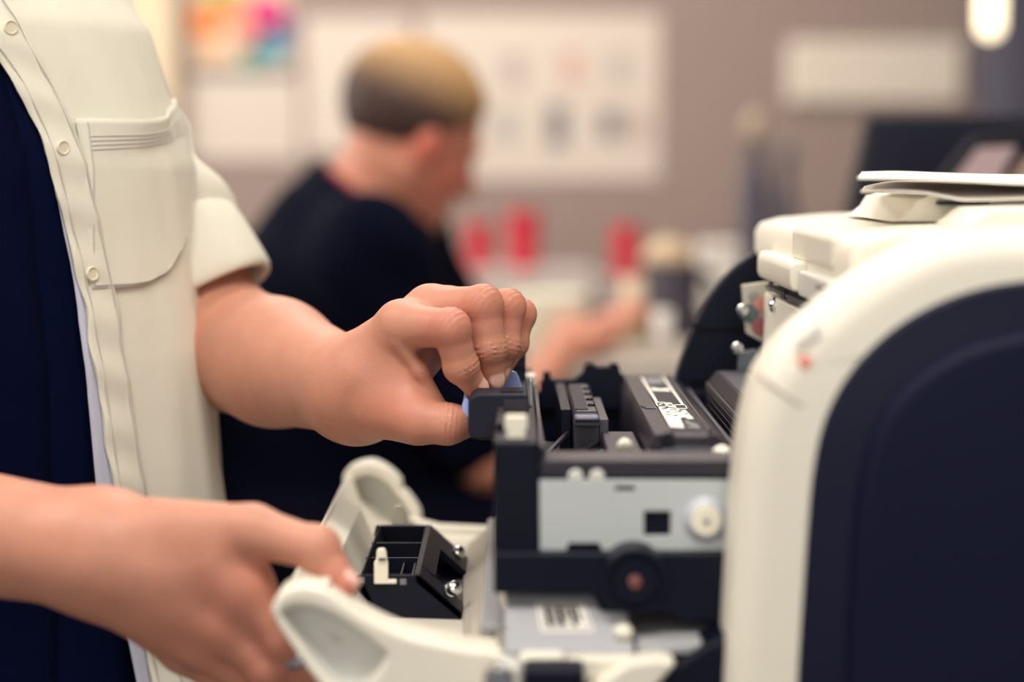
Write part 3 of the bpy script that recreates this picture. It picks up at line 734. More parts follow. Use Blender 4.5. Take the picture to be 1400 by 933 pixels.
# ---- small white edge piece behind the wall, far-end silhouettes
MB().box(WX(719, 1.60), WX(733, 1.60), 1.60, 1.62, 1.05, WZ(513, 1.60)).build('edge_clip', M_cream, drawer, bevel=0.002)
MB().box(WX(724.5, 1.42), WX(726.5, 1.42), 1.40, 1.43, WZ(550, 1.42), WZ(518, 1.42)).build('steel_edge', M_screw, drawer)
far = [(738, 560), (738, 521), (742, 521), (742, 509), (752, 509), (753, 519), (786, 519), (797, 510), (800, 499), (809, 497), (815, 502), (832, 502), (838, 497), (846, 499), (849, 512), (856, 516), (905, 516), (905, 560)]
MB().prism(pxpoly(far, 1.655), 1.655, 1.67).build('far_wall', M_black, drawer, bevel=0.001)

# ---- developer part with ridged grip between handle and cartridge
gx0, gx1 = WX(785, 1.42), WX(820, 1.42)
zt = WZ(563, 1.42)
grip = MB().prism([(gx0, zt-0.03), (gx0, zt-0.003), (gx0+0.002, zt), (gx1-0.002, zt), (gx1, zt-0.003), (gx1, zt-0.03)], 1.425, 1.60).build('ridged_grip', M_greyp, drawer, bevel=0.0008)
for k in range(18):
    y = 1.43+k*0.0092
    MB().box(gx0+0.001, gx0+0.0105, y, y+0.0042, zt, zt+0.0012).build('ridge', M_greyp, grip)
for k in range(4):
    y = 1.455+k*0.036
    MB().lathe((gx1-0.0045, y, zt-0.004), (gx1-0.0045, y, zt+0.0016), [(0, 0.0028), (0.005, 0.0028), (0.0056, 0.0022)], 14).build('round_stud', M_ink, grip)
MB().prism([(gx0, zt-0.010), (gx0, zt-0.002), (gx1, zt-0.002), (gx1, zt-0.010)], 1.412, 1.428).build('grip_lip', M_lip, grip, bevel=0.0025, seg=3)
MB().box(gx0+0.0005, gx1-0.0005, 1.4105, 1.413, zt-0.0068, zt-0.0048).build('lip_groove', M_ink, grip)
MB().box(gx1, gx1+0.007, 1.425, 1.56, zt-0.03, zt-0.006).build('grip_shoulder', M_greyp, grip, bevel=0.001)
MB().box(gx0-0.009, gx0-0.001, 1.45, 1.63, zt-0.045, zt-0.002).build('grip_cheek', M_black, grip, bevel=0.001)
# ramps and ribs in front of the grip
pm = MB()
for (xa, ya, xb, yb) in [(gx0-0.002, 1.40, gx1+0.01, 1.44), (gx0+0.004, 1.37, gx1+0.016, 1.41), (dx1+0.006, 1.40, gx0-0.004, 1.45)]:
    MB().tube([(xa, ya, 1.045), (xb, yb, 1.055)], 0.0022, 6).build('diagonal_rib', M_brown, drawer)
MB().box(dx1, 0.10, 1.26, 1.40, 0.996, 1.044).build('front_deck', M_brown, drawer, bevel=0.002)
MB().prism([(dx1, 1.0), (dx1, 1.044), (0.075, 1.036), (0.085, 1.0)], 1.40, 1.50).build('inner_deck', M_black, drawer, bevel=0.002)
MB().box(0.064, 0.088, 1.30, 1.425, 1.03, 1.060).build('bearing_block', M_brown, drawer, bevel=0.002)
for (px, py, yy, r) in [(854, 611, 1.305, 0.0052)]:
    s_ = W(px, py, yy)
    MB().lathe((s_.x, yy-0.004, s_.z-0.001), (s_.x, yy+0.003, s_.z+0.003), [(0, r*0.5), (0.001, r), (0.004, r), (0.008, r*0.6)], 16).build('bearing_pin', M_cream, drawer)
MB().tube([(0.03, 1.36, 1.049), (0.042, 1.352, 1.049), (0.042, 1.34, 1.049), (0.05, 1.335, 1.049)], 0.0016, 6).build('spring_wire', M_ink, drawer)
MB().box(dx1+0.003, 0.075, 1.262, 1.30, 1.044, 1.052).build('near_ledge', M_brown, drawer, bevel=0.001)

# ================================================================== TONER CARTRIDGE (lies in the drawer)
cz = 1.076
tc = thing('toner_cartridge', (0.12, 1.48, 1.0), 'long black toner cartridge with white printed sticker lying in the open drawer', 'toner cartridge')
prof = [(0.0905, 1.03), (0.0905, 1.068), (0.0935, cz), (0.1055, cz), (0.1065, cz-0.0015), (0.1275, cz-0.0015), (0.1285, cz), (0.134, cz-0.001), (0.143, cz-0.008), (0.1505, cz-0.018), (0.1505, 1.03)]
MB().prism(prof, 1.292, 1.654).build('shell', M_brown, tc, bevel=0.001)
MB().tube([(0.1305, 1.30, cz+0.0005), (0.1305, 1.65, cz+0.0005)], 0.0014, 8).build('edge_bead', M_brown, tc)
MB().tube([(0.147, 1.30, cz-0.011), (0.147, 1.65, cz-0.011)], 0.0018, 8).build('edge_bead', M_greyp, tc)
MB().prism([(0.0935, 1.03), (0.0935, 1.062), (0.098, 1.069), (0.14, 1.069), (0.152, 1.054), (0.152, 1.03)], 1.268, 1.292).build('end_cap', M_black, tc, bevel=0.002)
s_ = W(988, 625, 1.264)
MB().lathe((s_.x, 1.258, s_.z), (s_.x, 1.269, s_.z), [(0, 0.0035), (0.0012, 0.0045), (0.006, 0.0048), (0.011, 0.007)], 18).build('end_pin', M_cream, tc)
s_ = W(912, 600, 1.29)
MB().lathe((s_.x, 1.285, s_.z), (s_.x, 1.293, s_.z), [(0, 0.004), (0.008, 0.0045)], 16).build('end_knob', M_ink, tc)
MB().tube([(0.0945, 1.44, cz+0.0004), (0.0975, 1.428, cz+0.0004), (0.104, 1.428, cz+0.0004)], 0.0012, 6).build('moulded_mark', M_greyp, tc)
# sticker: dark ground, white frame lines, pictogram band and white block with torn dark marks
lz = cz-0.0015
st = MB().box(0.1068, 0.1274, 1.315, 1.652, lz, lz+0.0003).build('sticker', M_ink, tc)
def patch(poly, m, dz=0.0006): MB().prism_z(poly, lz+0.0002, lz+dz).build('print', m, st)
patch([(0.1070, 1.478), (0.1092, 1.478), (0.1092, 1.652), (0.1070, 1.652)], M_label)
patch([(0.1252, 1.462), (0.1272, 1.462), (0.1272, 1.652), (0.1252, 1.652)], M_label)
patch([(0.1105, 1.555), (0.1238, 1.548), (0.1240, 1.572), (0.118, 1.566), (0.1105, 1.576)], M_label)
patch([(0.1105, 1.60), (0.1235, 1.605), (0.1235, 1.65), (0.1105, 1.65)], M_labgrey)
# pictogram band: framed boxes
for (x0, x1, y0, y1) in [(0.1066, 0.1142, 1.448, 1.478), (0.1190, 0.1282, 1.436, 1.462)]:
    for (a0, a1, b0, b1) in [(x0, x1, y1-0.003, y1), (x0, x1, y0, y0+0.003), (x0, x0+0.0011, y0, y1), (x1-0.0011, x1, y0, y1)]:
        patch([(a0, b0), (a1, b0), (a1, b1), (a0, b1)], M_label)
patch([(0.1085, 1.458), (0.112, 1.466), (0.1128, 1.470), (0.109, 1.466)], M_label)
patch([(0.1145, 1.446), (0.1188, 1.442), (0.1188, 1.472), (0.1145, 1.474)], M_label)
patch([(0.1152, 1.452), (0.1180, 1.452), (0.1180, 1.464), (0.1152, 1.464)], M_labgrey, 0.0008)
# white block with a ragged right and lower edge
patch([(0.1068, 1.446), (0.1205, 1.434), (0.1215, 1.428), (0.1252, 1.428), (0.1268, 1.378), (0.1225, 1.378), (0.1212, 1.388), (0.1178, 1.384), (0.1172, 1.372), (0.1160, 1.330), (0.1068, 1.334)], M_label)
for k, (x, y, w, h) in enumerate([(0.1085, 1.432, 0.004, 0.004), (0.1135, 1.425, 0.005, 0.003), (0.1100, 1.412, 0.003, 0.003), (0.1165, 1.414, 0.005, 0.003), (0.1080, 1.398, 0.005, 0.002), (0.1220, 1.402, 0.003, 0.004), (0.1130, 1.392, 0.004, 0.003), (0.1195, 1.420, 0.003, 0.005)]):
    patch([(x, y), (x+w, y+h*0.8), (x+w*1.1, y+h*1.8), (x+w*0.2, y+h)], M_labgrey if k % 2 else M_ink, 0.0009)
patch([(0.1190, 1.352), (0.1240, 1.336), (0.1268, 1.336), (0.1268, 1.346), (0.1235, 1.358), (0.1200, 1.372)], M_labgrey)
patch([(0.1180, 1.332), (0.1262, 1.326), (0.1268, 1.334), (0.1190, 1.340)], M_labgrey)

# ================================================================== UNDER THE DRAWER: the duplex guide with its barcode sticker
M_guide = mat('blue_grey_plastic', srgb(168, 169, 174), 0.4)
GY0, GY1 = 1.185, 1.236
gz0, gz1 = WZ(888, GY0), WZ(800, GY1)
gz = gz0
gs = (gz1-gz0)/(GY1-GY0)
gxl, gxr = WX(690, 1.2), WX(868, 1.2)
def gzz(y): return gz0+(y-GY0)*gs
dgp = MB().add([(gxl, GY0, gz0), (gxr, GY0, gz0), (gxr-0.004, GY1, gz1), (gxl, GY1, gz1), (gxl, GY0, gz0-0.006), (gxr, GY0, gz0-0.006), (gxr-0.004, GY1+0.004, gz1-0.006), (gxl, GY1+0.004, gz1-0.006)],
               [(0, 1, 2, 3), (4, 7, 6, 5), (0, 4, 5, 1), (1, 5, 6, 2), (2, 6, 7, 3), (3, 7, 4, 0)]).build('paper_guide', M_guide, pr, bevel=0.002)
MB().prism_z([(-0.02, 1.24), (0.076, 1.24), (0.076, 1.186), (0.128, 1.186), (0.128, 1.62), (-0.02, 1.62)], 0.955, 0.962).build('lower_guide', M_guide, pr, bevel=0.002)
def gp(px, py):                      # point on the guide's sloping top
    u = -(py-466.5)/FPX; dy = _cp+u*_sp; dz = -_sp+u*_cp
    t = (gz0-GY0*gs-CAMZ)/(dz-gs*dy); return ((px-700)/FPX*t, dy*t)
def slab(poly, h0, h1, name, m, par):
    n = len(poly); ar = sum(poly[i][0]*poly[(i+1)%n][1]-poly[(i+1)%n][0]*poly[i][1] for i in range(n))
    if ar < 0: poly = poly[::-1]
    vs = [(x, y, gzz(y)+h0) for x, y in poly]+[(x, y, gzz(y)+h1) for x, y in poly]
    return MB().add(vs, [tuple(range(n-1, -1, -1)), tuple(range(n, 2*n))]+[(i, (i+1)%n, (i+1)%n+n, i+n) for i in range(n)]).build(name, m, par)
lab = [gp(733, 824), gp(798, 824), gp(812, 864), gp(740, 864)]
bl = slab(lab, -0.0002, 0.0005, 'barcode_sticker', M_label, dgp)
a_, b_, c_, d_ = [Vector((p[0], p[1], 0)) for p in lab]
def uv(u, v): q = (a_*(1-u)+b_*u)*(1-v)+(d_*(1-u)+c_*u)*v; return (q.x, q.y)
for (u0, u1, v0, v1) in [(0.05, 0.95, 0.06, 0.10), (0.05, 0.95, 0.90, 0.94), (0.05, 0.08, 0.06, 0.94), (0.92, 0.95, 0.06, 0.94)]:
    slab([uv(u0, v0), uv(u1, v0), uv(u1, v1), uv(u0, v1)], 0.0004, 0.0008, 'sticker_line', M_labgrey, bl)
u = 0.13
for w, v1 in ((0.13, 0.84), (0.05, 0.84), (0.14, 0.84), (0.05, 0.60), (0.10, 0.84), (0.08, 0.70)):
    slab([uv(u, 0.17), uv(u+w, 0.17), uv(u+w, v1), uv(u, v1)], 0.0004, 0.0008, 'bar', M_ink, bl)
    u += w+0.03
# white roller cover, black latch, side lip and the dark ramp to the right
MB().box(WX(708, 1.195), WX(775, 1.195), 1.178, 1.205, gz-0.018, gz-0.001).build('roller_cover', M_white, dgp, bevel=0.005, seg=3)
MB().box(WX(775, 1.195), WX(866, 1.195), 1.176, 1.20, gz-0.018, gz-0.003).build('guide_lip', M_white, dgp, bevel=0.003, seg=3)
s_ = gp(852, 870); MB().lathe((s_[0], s_[1], gzz(s_[1])-0.001), (s_[0], s_[1], gzz(s_[1])+0.007), [(0, 0.006), (0.005, 0.006), (0.008, 0.003)], 16).build('guide_knob', M_white, dgp, smooth=True)
MB().box(WX(716, 1.165), WX(800, 1.165), 1.15, 1.175, 0.915, WZ(906, 1.165)).build('latch_block', M_black, pr, bevel=0.003)
MB().prism(pxpoly([(895, 945), (905, 915), (960, 878), (1004, 858), (1004, 990), (895, 990)], 1.19), 1.18, 1.22).build('dark_ramp', M_black, pr, bevel=0.004)
MB().prism(pxpoly([(800, 945), (860, 905), (900, 900), (925, 905), (890, 945)], 1.17), 1.165, 1.19).build('white_ramp', M_white, pr, bevel=0.003)
MB().prism(pxpoly([(655, 960), (668, 915), (690, 898), (712, 905), (716, 960)], 1.17), 1.155, 1.18).build('pivot_arm', M_white2, pr, bevel=0.003)
s_ = W(682, 930, 1.152); MB().lathe((s_.x, 1.150, s_.z), (s_.x, 1.158, s_.z), [(0, 0.006), (0.002, 0.009), (0.008, 0.009)], 20).build('pivot_pin', M_screw, pr)

# ================================================================== FRONT DOOR (hinged at the bottom, held open)
DN, DF = 1.20, 1.735
EX, EZ = WX(379, DN), WZ(826, DN)            # outer long edge of the door
def dpt(px, py): p = W(px, py, DN); return (p.x, p.z)
# main shell: a thick bent plate along the whole door
shell = [(-0.1435, 0.980), (-0.143, 0.984), (-0.141, 0.9870), (-0.139, 0.985), (-0.131, 0.963), (-0.117, 0.948), (-0.096, 0.9385), (-0.03, 0.9365), (0.008, 0.935), (0.008, 0.930), (-0.03, 0.931), (-0.10, 0.932), (-0.120, 0.944), (-0.135, 0.963)]
fd = MB().prism(shell, DN+0.03, DF-0.03).build('front_door', M_white, pr, bevel=0.0015)
# near end lobe with its leaf-shaped hollow
lobe = [(373, 836), (376, 820), (386, 807), (404, 799), (428, 799), (450, 807), (474, 823), (500, 840), (530, 855), (562, 867), (600, 876), (640, 884), (690, 892), (700, 930), (690, 990), (560, 990), (500, 978), (462, 957), (432, 926), (408, 892), (388, 862)]
LP = [(p.x, p.y) for p in smooth_line([dpt(*q)+(0,) for q in lobe], 4, closed=True)]
leaf = [(388, 838), (396, 829), (414, 826), (440, 832), (468, 846), (500, 868), (522, 886), (528, 894), (520, 912), (504, 934), (486, 946), (464, 938), (440, 916), (416, 884), (398, 858)]
LF = [(p.x, p.y) for p in smooth_line([dpt(*q)+(0,) for q in leaf], 4, closed=True)]
holed('end_lobe', LP, [LF], DN-0.008, DN+0.03, M_white, fd, bev=0.0035)
cenx = sum(p[0] for p in LF)/len(LF); cenz = sum(p[1] for p in LF)/len(LF)
# hollow: dished inner face
rows = []
for s_, dy in ((1.04, 0.004), (0.97, 0.008), (0.86, 0.013), (0.6, 0.016), (0.3, 0.0175), (0.02, 0.018)):
    rows.append([(cenx+(x-cenx)*s_, DN-0.004+dy, cenz+(z-cenz)*s_) for x, z in LF+[LF[0]]])
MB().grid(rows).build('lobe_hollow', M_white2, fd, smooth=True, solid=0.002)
MB().box(*(lambda p: (p[0]-0.002, p[0]+0.004, DN+0.0, DN+0.02, p[1]-0.003, p[1]+0.002))(dpt(440, 802))).build('lobe_nib', M_white, fd, bevel=0.0015)
# far end lobe: same outline, hollow facing us
FLo = [(373, 836), (380, 818), (398, 806), (430, 801), (462, 816), (484, 838), (487, 854), (500, 866), (522, 900), (520, 930), (500, 950), (440, 920), (400, 880)]
FP = [(p.x, p.y) for p in smooth_line([dpt(*q)+(0,) for q in FLo], 4, closed=True)]
FLh = [(390, 846), (402, 830), (430, 826), (456, 840), (478, 866), (500, 896), (504, 922), (488, 932), (440, 906), (402, 872)]
FH = [(p.x, p.y) for p in smooth_line([dpt(*q)+(0,) for q in FLh], 4, closed=True)]
holed('end_lobe', FP, [FH], DF-0.03, DF-0.004, M_white, fd, bev=0.003)
MB().prism(FP, DF-0.004, DF).build('lobe_back', M_white2, fd, bevel=0.001)
# inner far wall running down to the hinge
MB().prism([dpt(500, 900), dpt(560, 916), dpt(640, 920), dpt(716, 918), dpt(716, 935), dpt(560, 930)], DF-0.05, DF-0.03).build('far_wall', M_white, fd, bevel=0.002)
# ribbed grip on the long edge
ga, gb = (WX(428, 1.42), WZ(738, 1.42)), (WX(463, 1.405), WZ(766, 1.405))
gw = MB().prism([(ga[0]-0.001, ga[1]-0.006), (ga[0]-0.001, ga[1]+0.001), (ga[0]+0.002, ga[1]+0.002), (gb[0], gb[1]+0.004), (gb[0]+0.012, gb[1]-0.025), (gb[0], gb[1]-0.03)], 1.385, 1.60).build('ribbed_grip', M_white, fd, bevel=0.0008)
rb = MB()
for k in range(19):
    y = 1.39+k*0.0110
    rb.add([(ga[0]+0.002, y, ga[1]+0.0018), (gb[0]-0.0006, y, gb[1]+0.0038), (gb[0]-0.0006, y+0.0045, gb[1]+0.0038), (ga[0]+0.002, y+0.0045, ga[1]+0.0018),
            (ga[0]+0.002, y+0.003, ga[1]+0.0044), (gb[0]-0.0006, y+0.003, gb[1]+0.0064)], [(0, 1, 5, 4), (2, 3, 4, 5), (0, 4, 3), (1, 2, 5), (0, 3, 2, 1)])
tag(rb.build('grip_ribs', M_white, gw), kind='stuff')
# ---- black latch box
X0, X1, X2 = WX(486, 1.36), WX(572, 1.36), WX(630, 1.36)
ZT, ZB = WZ(787, 1.36), WZ(846, 1.36)
BY0, BY1 = 1.36, 1.556
lb = MB()
xm = X0+0.017
front = [(X0, ZT), (X1, ZT), (X2, ZB+0.004), (X2, ZB-0.004), (X0+0.015, ZB+0.002), (X0-0.002, ZT-0.008)]
lb.prism(front, BY0, BY0+0.004); lb.prism(front, BY1-0.004, BY1); lb.prism([(X0, ZT-0.003), (X1, ZT-0.003), (X1+0.002, ZT-0.03), (X0+0.012, ZT-0.03)], 1.437, 1.440)
lb.prism([(X0, ZT-0.003), (X1, ZT-0.003), (X1+0.002, ZT-0.03), (X0+0.012, ZT-0.03)], 1.495, 1.498)
lb.prism([(X0, ZT-0.006), (X0+0.003, ZT), (X0+0.016, ZB), (X0+0.012, ZB)], BY0, BY1)            # left wall
lb.prism([(X1-0.004, ZT), (X1, ZT), (X2, ZB+0.004), (X2, ZB-0.002), (X1-0.002, ZT-0.006)], BY0, 1.395)   # slope with a gap
lb.prism([(X1-0.004, ZT), (X1, ZT), (X1+0.010, ZT-0.008), (X1+0.006, ZT-0.012)], 1.395, 1.50)
lb.prism([(X1-0.004, ZT), (X1, ZT), (X2, ZB+0.004), (X2, ZB-0.002), (X1-0.002, ZT-0.006)], 1.50, BY1)
lb.box(X0+0.01, X2, BY0, BY1, ZB-0.004, ZB)
box = lb.build('latch_box', M_black, fd, bevel=0.0006)
for (px, py) in [(494, 794), (551, 796)]:
    p = W(px, py, BY0); MB().box(p.x-0.0022, p.x+0.0022, BY0-0.0008, BY0+0.002, p.z-0.0018, p.z+0.0022).build('small_window', M_labgrey, box)
# ribs inside the box
for xx in (X0+0.028, X0+0.036): MB().box(xx, xx+0.0012, BY0+0.004, 1.437, ZB, ZT-0.006).build('inner_rib', M_black, box)
# white hooks
def hook(px, pyb, pyt, Y, foot):
    p0, p1 = W(px, pyb, Y), W(px, pyt, Y); H = p1.z-p0.z; w = 0.0048
    m_ = MB().prism([(p0.x-w, p0.z), (p0.x-w, p0.z+H*0.62), (p0.x-w*0.7, p0.z+H*0.68), (p0.x-w*0.62, p0.z+H*0.95), (p0.x-w*0.3, p1.z), (p0.x+w*0.5, p1.z), (p0.x+w*0.75, p0.z+H*0.9), (p0.x+w*0.85, p0.z+H*0.7), (p0.x+w, p0.z+H*0.62), (p0.x+w, p0.z+0.003), (p0.x+w+foot, p0.z+0.003), (p0.x+w+foot, p0.z)], Y, Y+0.006)
    return m_.build('white_hook', M_cream, box, bevel=0.0008)
hk = hook(521, 799, 751, BY0-0.003, 0.006)
p = W(522, 765, BY0-0.0035); MB().box(p.x-0.0022, p.x+0.0028, BY0-0.0045, BY0-0.002, p.z-0.0008, p.z+0.0006).build('hook_step', M_greyp, hk)
hook(544, 718, 692, BY1-0.01, 0.0)
# steel rollers on the slope
for (px, py, Y) in [(618, 806, 1.375), (624, 757, 1.53)]:
    p = W(px, py, Y); d = Vector((0.55, -0.75, 0.35)).normalized()
    r0 = MB().lathe(p-d*0.004, p+d*0.008, [(0, 0.004), (0.001, 0.0050), (0.003, 0.0053), (0.0035, 0.0042), (0.0055, 0.0042), (0.006, 0.0053), (0.009, 0.0053), (0.010, 0.0045), (0.012, 0.002)], 20).build('steel_roller', M_screw, box); smooth_by_angle(r0, 40)
# floor plates right of the box, milky guide film near the hinge
zf = ZB-0.006
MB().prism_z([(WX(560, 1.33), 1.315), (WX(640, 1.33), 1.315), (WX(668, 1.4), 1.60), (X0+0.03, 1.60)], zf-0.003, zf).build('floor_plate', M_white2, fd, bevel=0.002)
MB().prism_z([(WX(568, 1.30), 1.285), (WX(634, 1.30), 1.275), (WX(640, 1.32), 1.35), (WX(575, 1.34), 1.355)], zf-0.002, zf+0.0025).build('floor_step', M_white, fd, bevel=0.0015)
flm = []
for i in range(9):
    t = i/8
    flm.append([W(632+66*t+6*math.sin(t*PI), py0+(py1-py0)*0, Y) for (py0, py1, Y) in [(905-25*t, 0, 1.215), (868-52*t, 0, 1.29), (830-70*t, 0, 1.40), (768-70*t, 0, 1.56), (748-62*t, 0, 1.66)]])
MB().grid(flm).build('guide_film', M_film, pr, smooth=True, solid=0.002, sub=1)
for k in range(4):
    a0 = W(640+14*k, 902-7*k, 1.214); b0 = W(646+12*k, 772-12*k, 1.555)
    MB().tube([a0+Vector((0, 0, 0.002)), (a0+b0)/2+Vector((0, 0, 0.003)), b0+Vector((0, 0, 0.002))], 0.0012, 6).build('film_rib', M_film, pr)

# ================================================================== SHEETS OF PAPER ON TOP
def paper(name, near, far, Y0, Y1, label):
    rows = []
    ln = smooth_line([(p.x, 0, p.z) for p in (W(a, b, Y0) for a, b in near)], 6)
    lf = smooth_line([(p.x, 0, p.z) for p in (W(a, b, Y1) for a, b in far)], 6)
    for j in range(9):
        v = j/8
        rows.append([(p.x*(1-v)+q.x*v*(1.0), Y0+(Y1-Y0)*v, p.z*(1-v)+q.z*v) for p, q in zip(ln, lf)])
    return tag(MB().grid(rows).build(name, M_paper, None, smooth=True, solid=0.0014), label, 'paper', 'loose sheets on the printer')
paper('paper_sheet', [(1172, 244), (1240, 245), (1320, 248), (1400, 252), (1520, 254), (1640, 254)], [(1178, 236), (1225, 235), (1285, 237), (1350, 239), (1450, 240), (1560, 240)], 1.33, 1.50, 'upper white paper sheet lying flat, jutting out over the printer top')
paper('paper_sheet', [(1177, 262), (1215, 262), (1262, 264), (1300, 271), (1325, 274), (1400, 272), (1520, 266), (1640, 264)], [(1182, 256), (1200, 252), (1220, 249), (1260, 248), (1290, 248), (1360, 249), (1450, 250), (1560, 250)], 1.335, 1.50, 'lower curling white paper sheet drooping under the upper one on the printer')

# ================================================================== PEOPLE
A = lambda v: np.array(v, float)
def nrm(v): v = A(v); return v/np.linalg.norm(v)

def head_parts(c, fwd, up, s=1.0, neck_to=None):
    """skull, jaw, nose, ears ... returns (skin prims, hair field, eye points); c = centre of the head"""
    f = nrm(fwd); u = nrm(A(up)-f*np.dot(up, f)); l = np.cross(u, f)          # l = the person's left
    at = lambda a, b, d: A(c)+s*(f*a+l*b+u*d)
    R = np.stack([f, l, u])
    sk = [Ell(at(-0.012, 0, 0.035), A((0.098, 0.076, 0.088))*s, R),
          Ell(at(0.030, 0, -0.035), A((0.062, 0.060, 0.078))*s, R),
          Cone(at(0.058, 0, -0.090), at(0.064, 0, -0.092), 0.022*s)]
    jaw = [Cone(at(0.0, q*0.052, -0.045), at(0.055, q*0.020, -0.092), 0.022*s, 0.018*s) for q in (-1, 1)]
    face = [Cone(at(0.088, 0, 0.012), at(0.108, 0, -0.028), 0.008*s, 0.0125*s), Ell(at(0.095, 0, -0.034), A((0.013, 0.017, 0.009))*s, R),
            Cone(at(0.082, 0.022, -0.060), at(0.082, -0.022, -0.060), 0.0065*s), Cone(at(0.080, 0.02, -0.068), at(0.080, -0.02, -0.068), 0.0065*s),
            Cone(at(0.079, 0.045, 0.024), at(0.086, 0.012, 0.022), 0.008*s), Cone(at(0.079, -0.045, 0.024), at(0.086, -0.012, 0.022), 0.008*s),
            Ell(at(0.062, 0.040, -0.025), A((0.02, 0.018, 0.018))*s, R), Ell(at(0.062, -0.040, -0.025), A((0.02, 0.018, 0.018))*s, R)]
    ears = [Ell(at(-0.008, q*0.078, -0.008), A((0.019, 0.009, 0.031))*s, R) for q in (-1, 1)]
    neck = [Cone(at(-0.025, 0, -0.05), neck_to, 0.055*s, 0.060*s)] if neck_to is not None else []
    skin = lambda P: smin(smin(U(sk+jaw, 0.03*s)(P), U(face, 0.008*s)(P), 0.010*s), U(ears, 0.004)(P), 0.008*s) if not neck else \
        smin(smin(smin(U(sk+jaw, 0.03*s)(P), U(face, 0.008*s)(P), 0.010*s), U(ears, 0.004)(P), 0.008*s), neck[0](P), 0.03*s)
    cap = [Ell(at(-0.018, 0, 0.045), A((0.108, 0.086, 0.094))*s, R)]
    cc, ff, uu = A(c), f, u
    def hair(P):
        d = cap[0](P)
        q = (P-cc)/s; a = q@ff; b = q@uu; side = np.abs(q@l)
        d = d + 0.0016*np.sin(a*230+b*120+3*np.sin(side*70))*np.sin(side*210+a*60)
        # hairline: off the face and above the ears / nape
        cut1 = (a-0.062)*0.75 - (b-0.062)*0.6               # forehead
        cut2 = -(b+0.030) + np.where(a > -0.055, (a+0.055)*0.9, 0)   # sides rise towards the temple
        return np.maximum(np.maximum(d, cut1*s), cut2*s)
    eyes = [at(0.069, q*0.031, 0.004) for q in (-1, 1)]
    return skin, hair, eyes, at

# ------------------------------------------------------------------ the standing person
TA = math.radians(40)
tf = Vector((math.sin(TA), -math.cos(TA), 0)); tl = Vector((math.cos(TA), math.sin(TA), 0))   # chest direction, person's left
def torso(z):
    """centre x,y, half width, half depth of the body at height z"""
    ks = [(0.60, -0.43, 1.585, 0.165, 0.120), (0.80, -0.428, 1.582, 0.180, 0.130), (0.95, -0.428, 1.58, 0.176, 0.130), (1.10, -0.428, 1.58, 0.178, 0.124), (1.25, -0.440, 1.582, 0.182, 0.120), (1.36, -0.462, 1.585, 0.172, 0.110), (1.43, -0.482, 1.59, 0.135, 0.085), (1.47, -0.485, 1.59, 0.085, 0.068), (1.50, -0.485, 1.59, 0.062, 0.060)]
    zz = [k[0] for k in ks]
    return [float(np.interp(z, zz, [k[i] for k in ks])) for i in range(1, 5)]
def tpt(th, z, off):
    cx, cy, w, d = torso(z)
    c, s = math.cos(th), math.sin(th); e = 0.86
    a = (d+off)*math.copysign(abs(c)**e, c); b = (w+off)*math.copysign(abs(s)**e, s)
    return Vector((cx, cy, z)) + tf*a + tl*b
person = thing('person', (-0.43, 1.58, 0), 'standing person in an open white shirt over a navy top, working at the printer', 'person')

# arms and hands: joint positions
WL = lambda px, py, Y: A(W(px, py, Y))
SL = WL(58, -40, 1.705); EL = WL(294, 468, 1.665)
WRL = WL(488, 534, 1.478)
SR = A((-0.605, 1.49, 1.37)); ER = A((-0.575, 1.345, 1.035))
WRR = WL(142, 757, 1.275)

def finger(j, r, bulge=0.0006):
    p = []
    for i in range(len(j)-1): p.append(Cone(j[i], j[i+1], r[i], r[i+1]))
    for i in range(1, len(j)-1): p.append(Ell(j[i], A((1, 1, 1))*(r[i]+bulge)))
    return U(p, 0.0035)
# left hand (pinching)
Lj = {
 'index':  ([WL(548, 446, 1.440), WL(616, 449, 1.412), WL(630, 501, 1.418), WL(650, 529, 1.427)], [0.0165, 0.0135, 0.0118, 0.0088]),
 'middle': ([WL(588, 424, 1.462), WL(660, 417, 1.438), WL(669, 477, 1.437), WL(674, 516, 1.443)], [0.0165, 0.0138, 0.0118, 0.0090]),
 'ring':   ([WL(612, 424, 1.484), WL(694, 420, 1.462), WL(690, 472, 1.458), WL(681, 506, 1.460)], [0.0155, 0.0125, 0.0110, 0.0088]),
 'little': ([WL(630, 434, 1.505), WL(711, 430, 1.484), WL(703, 470, 1.478), WL(690, 496, 1.474)], [0.0140, 0.0112, 0.0098, 0.0082]),
}
thumbL = [WL(520, 556, 1.452), WL(572, 576, 1.428), WL(612, 580, 1.424), WL(634, 578, 1.429)]
palmL = [Cone(WRL, Lj['index'][0][0], 0.033, 0.0180), Cone(WRL, Lj['middle'][0][0], 0.033, 0.0180), Cone(WRL, Lj['ring'][0][0], 0.033, 0.0165), Cone(WRL, Lj['little'][0][0], 0.032, 0.015),
         Cone(WL(506, 520, 1.455), WL(560, 565, 1.438), 0.026, 0.0165), Cone(WL(540, 478, 1.452), WL(566, 560, 1.436), 0.014, 0.0125)]
webfold = U([Cone(WL(545, 468, 1.428), WL(574, 508, 1.432), 0.0050, 0.0055), Cone(WL(574, 508, 1.432), WL(600, 552, 1.436), 0.0055, 0.0050)], 0.006)
handL_f = {k: finger(*v) for k, v in Lj.items()}
thumbLf = U([Cone(thumbL[0], thumbL[1], 0.024, 0.0165), Cone(thumbL[1], thumbL[2], 0.0160, 0.0142), Cone(thumbL[2], thumbL[3], 0.0142, 0.0118)], 0.006)
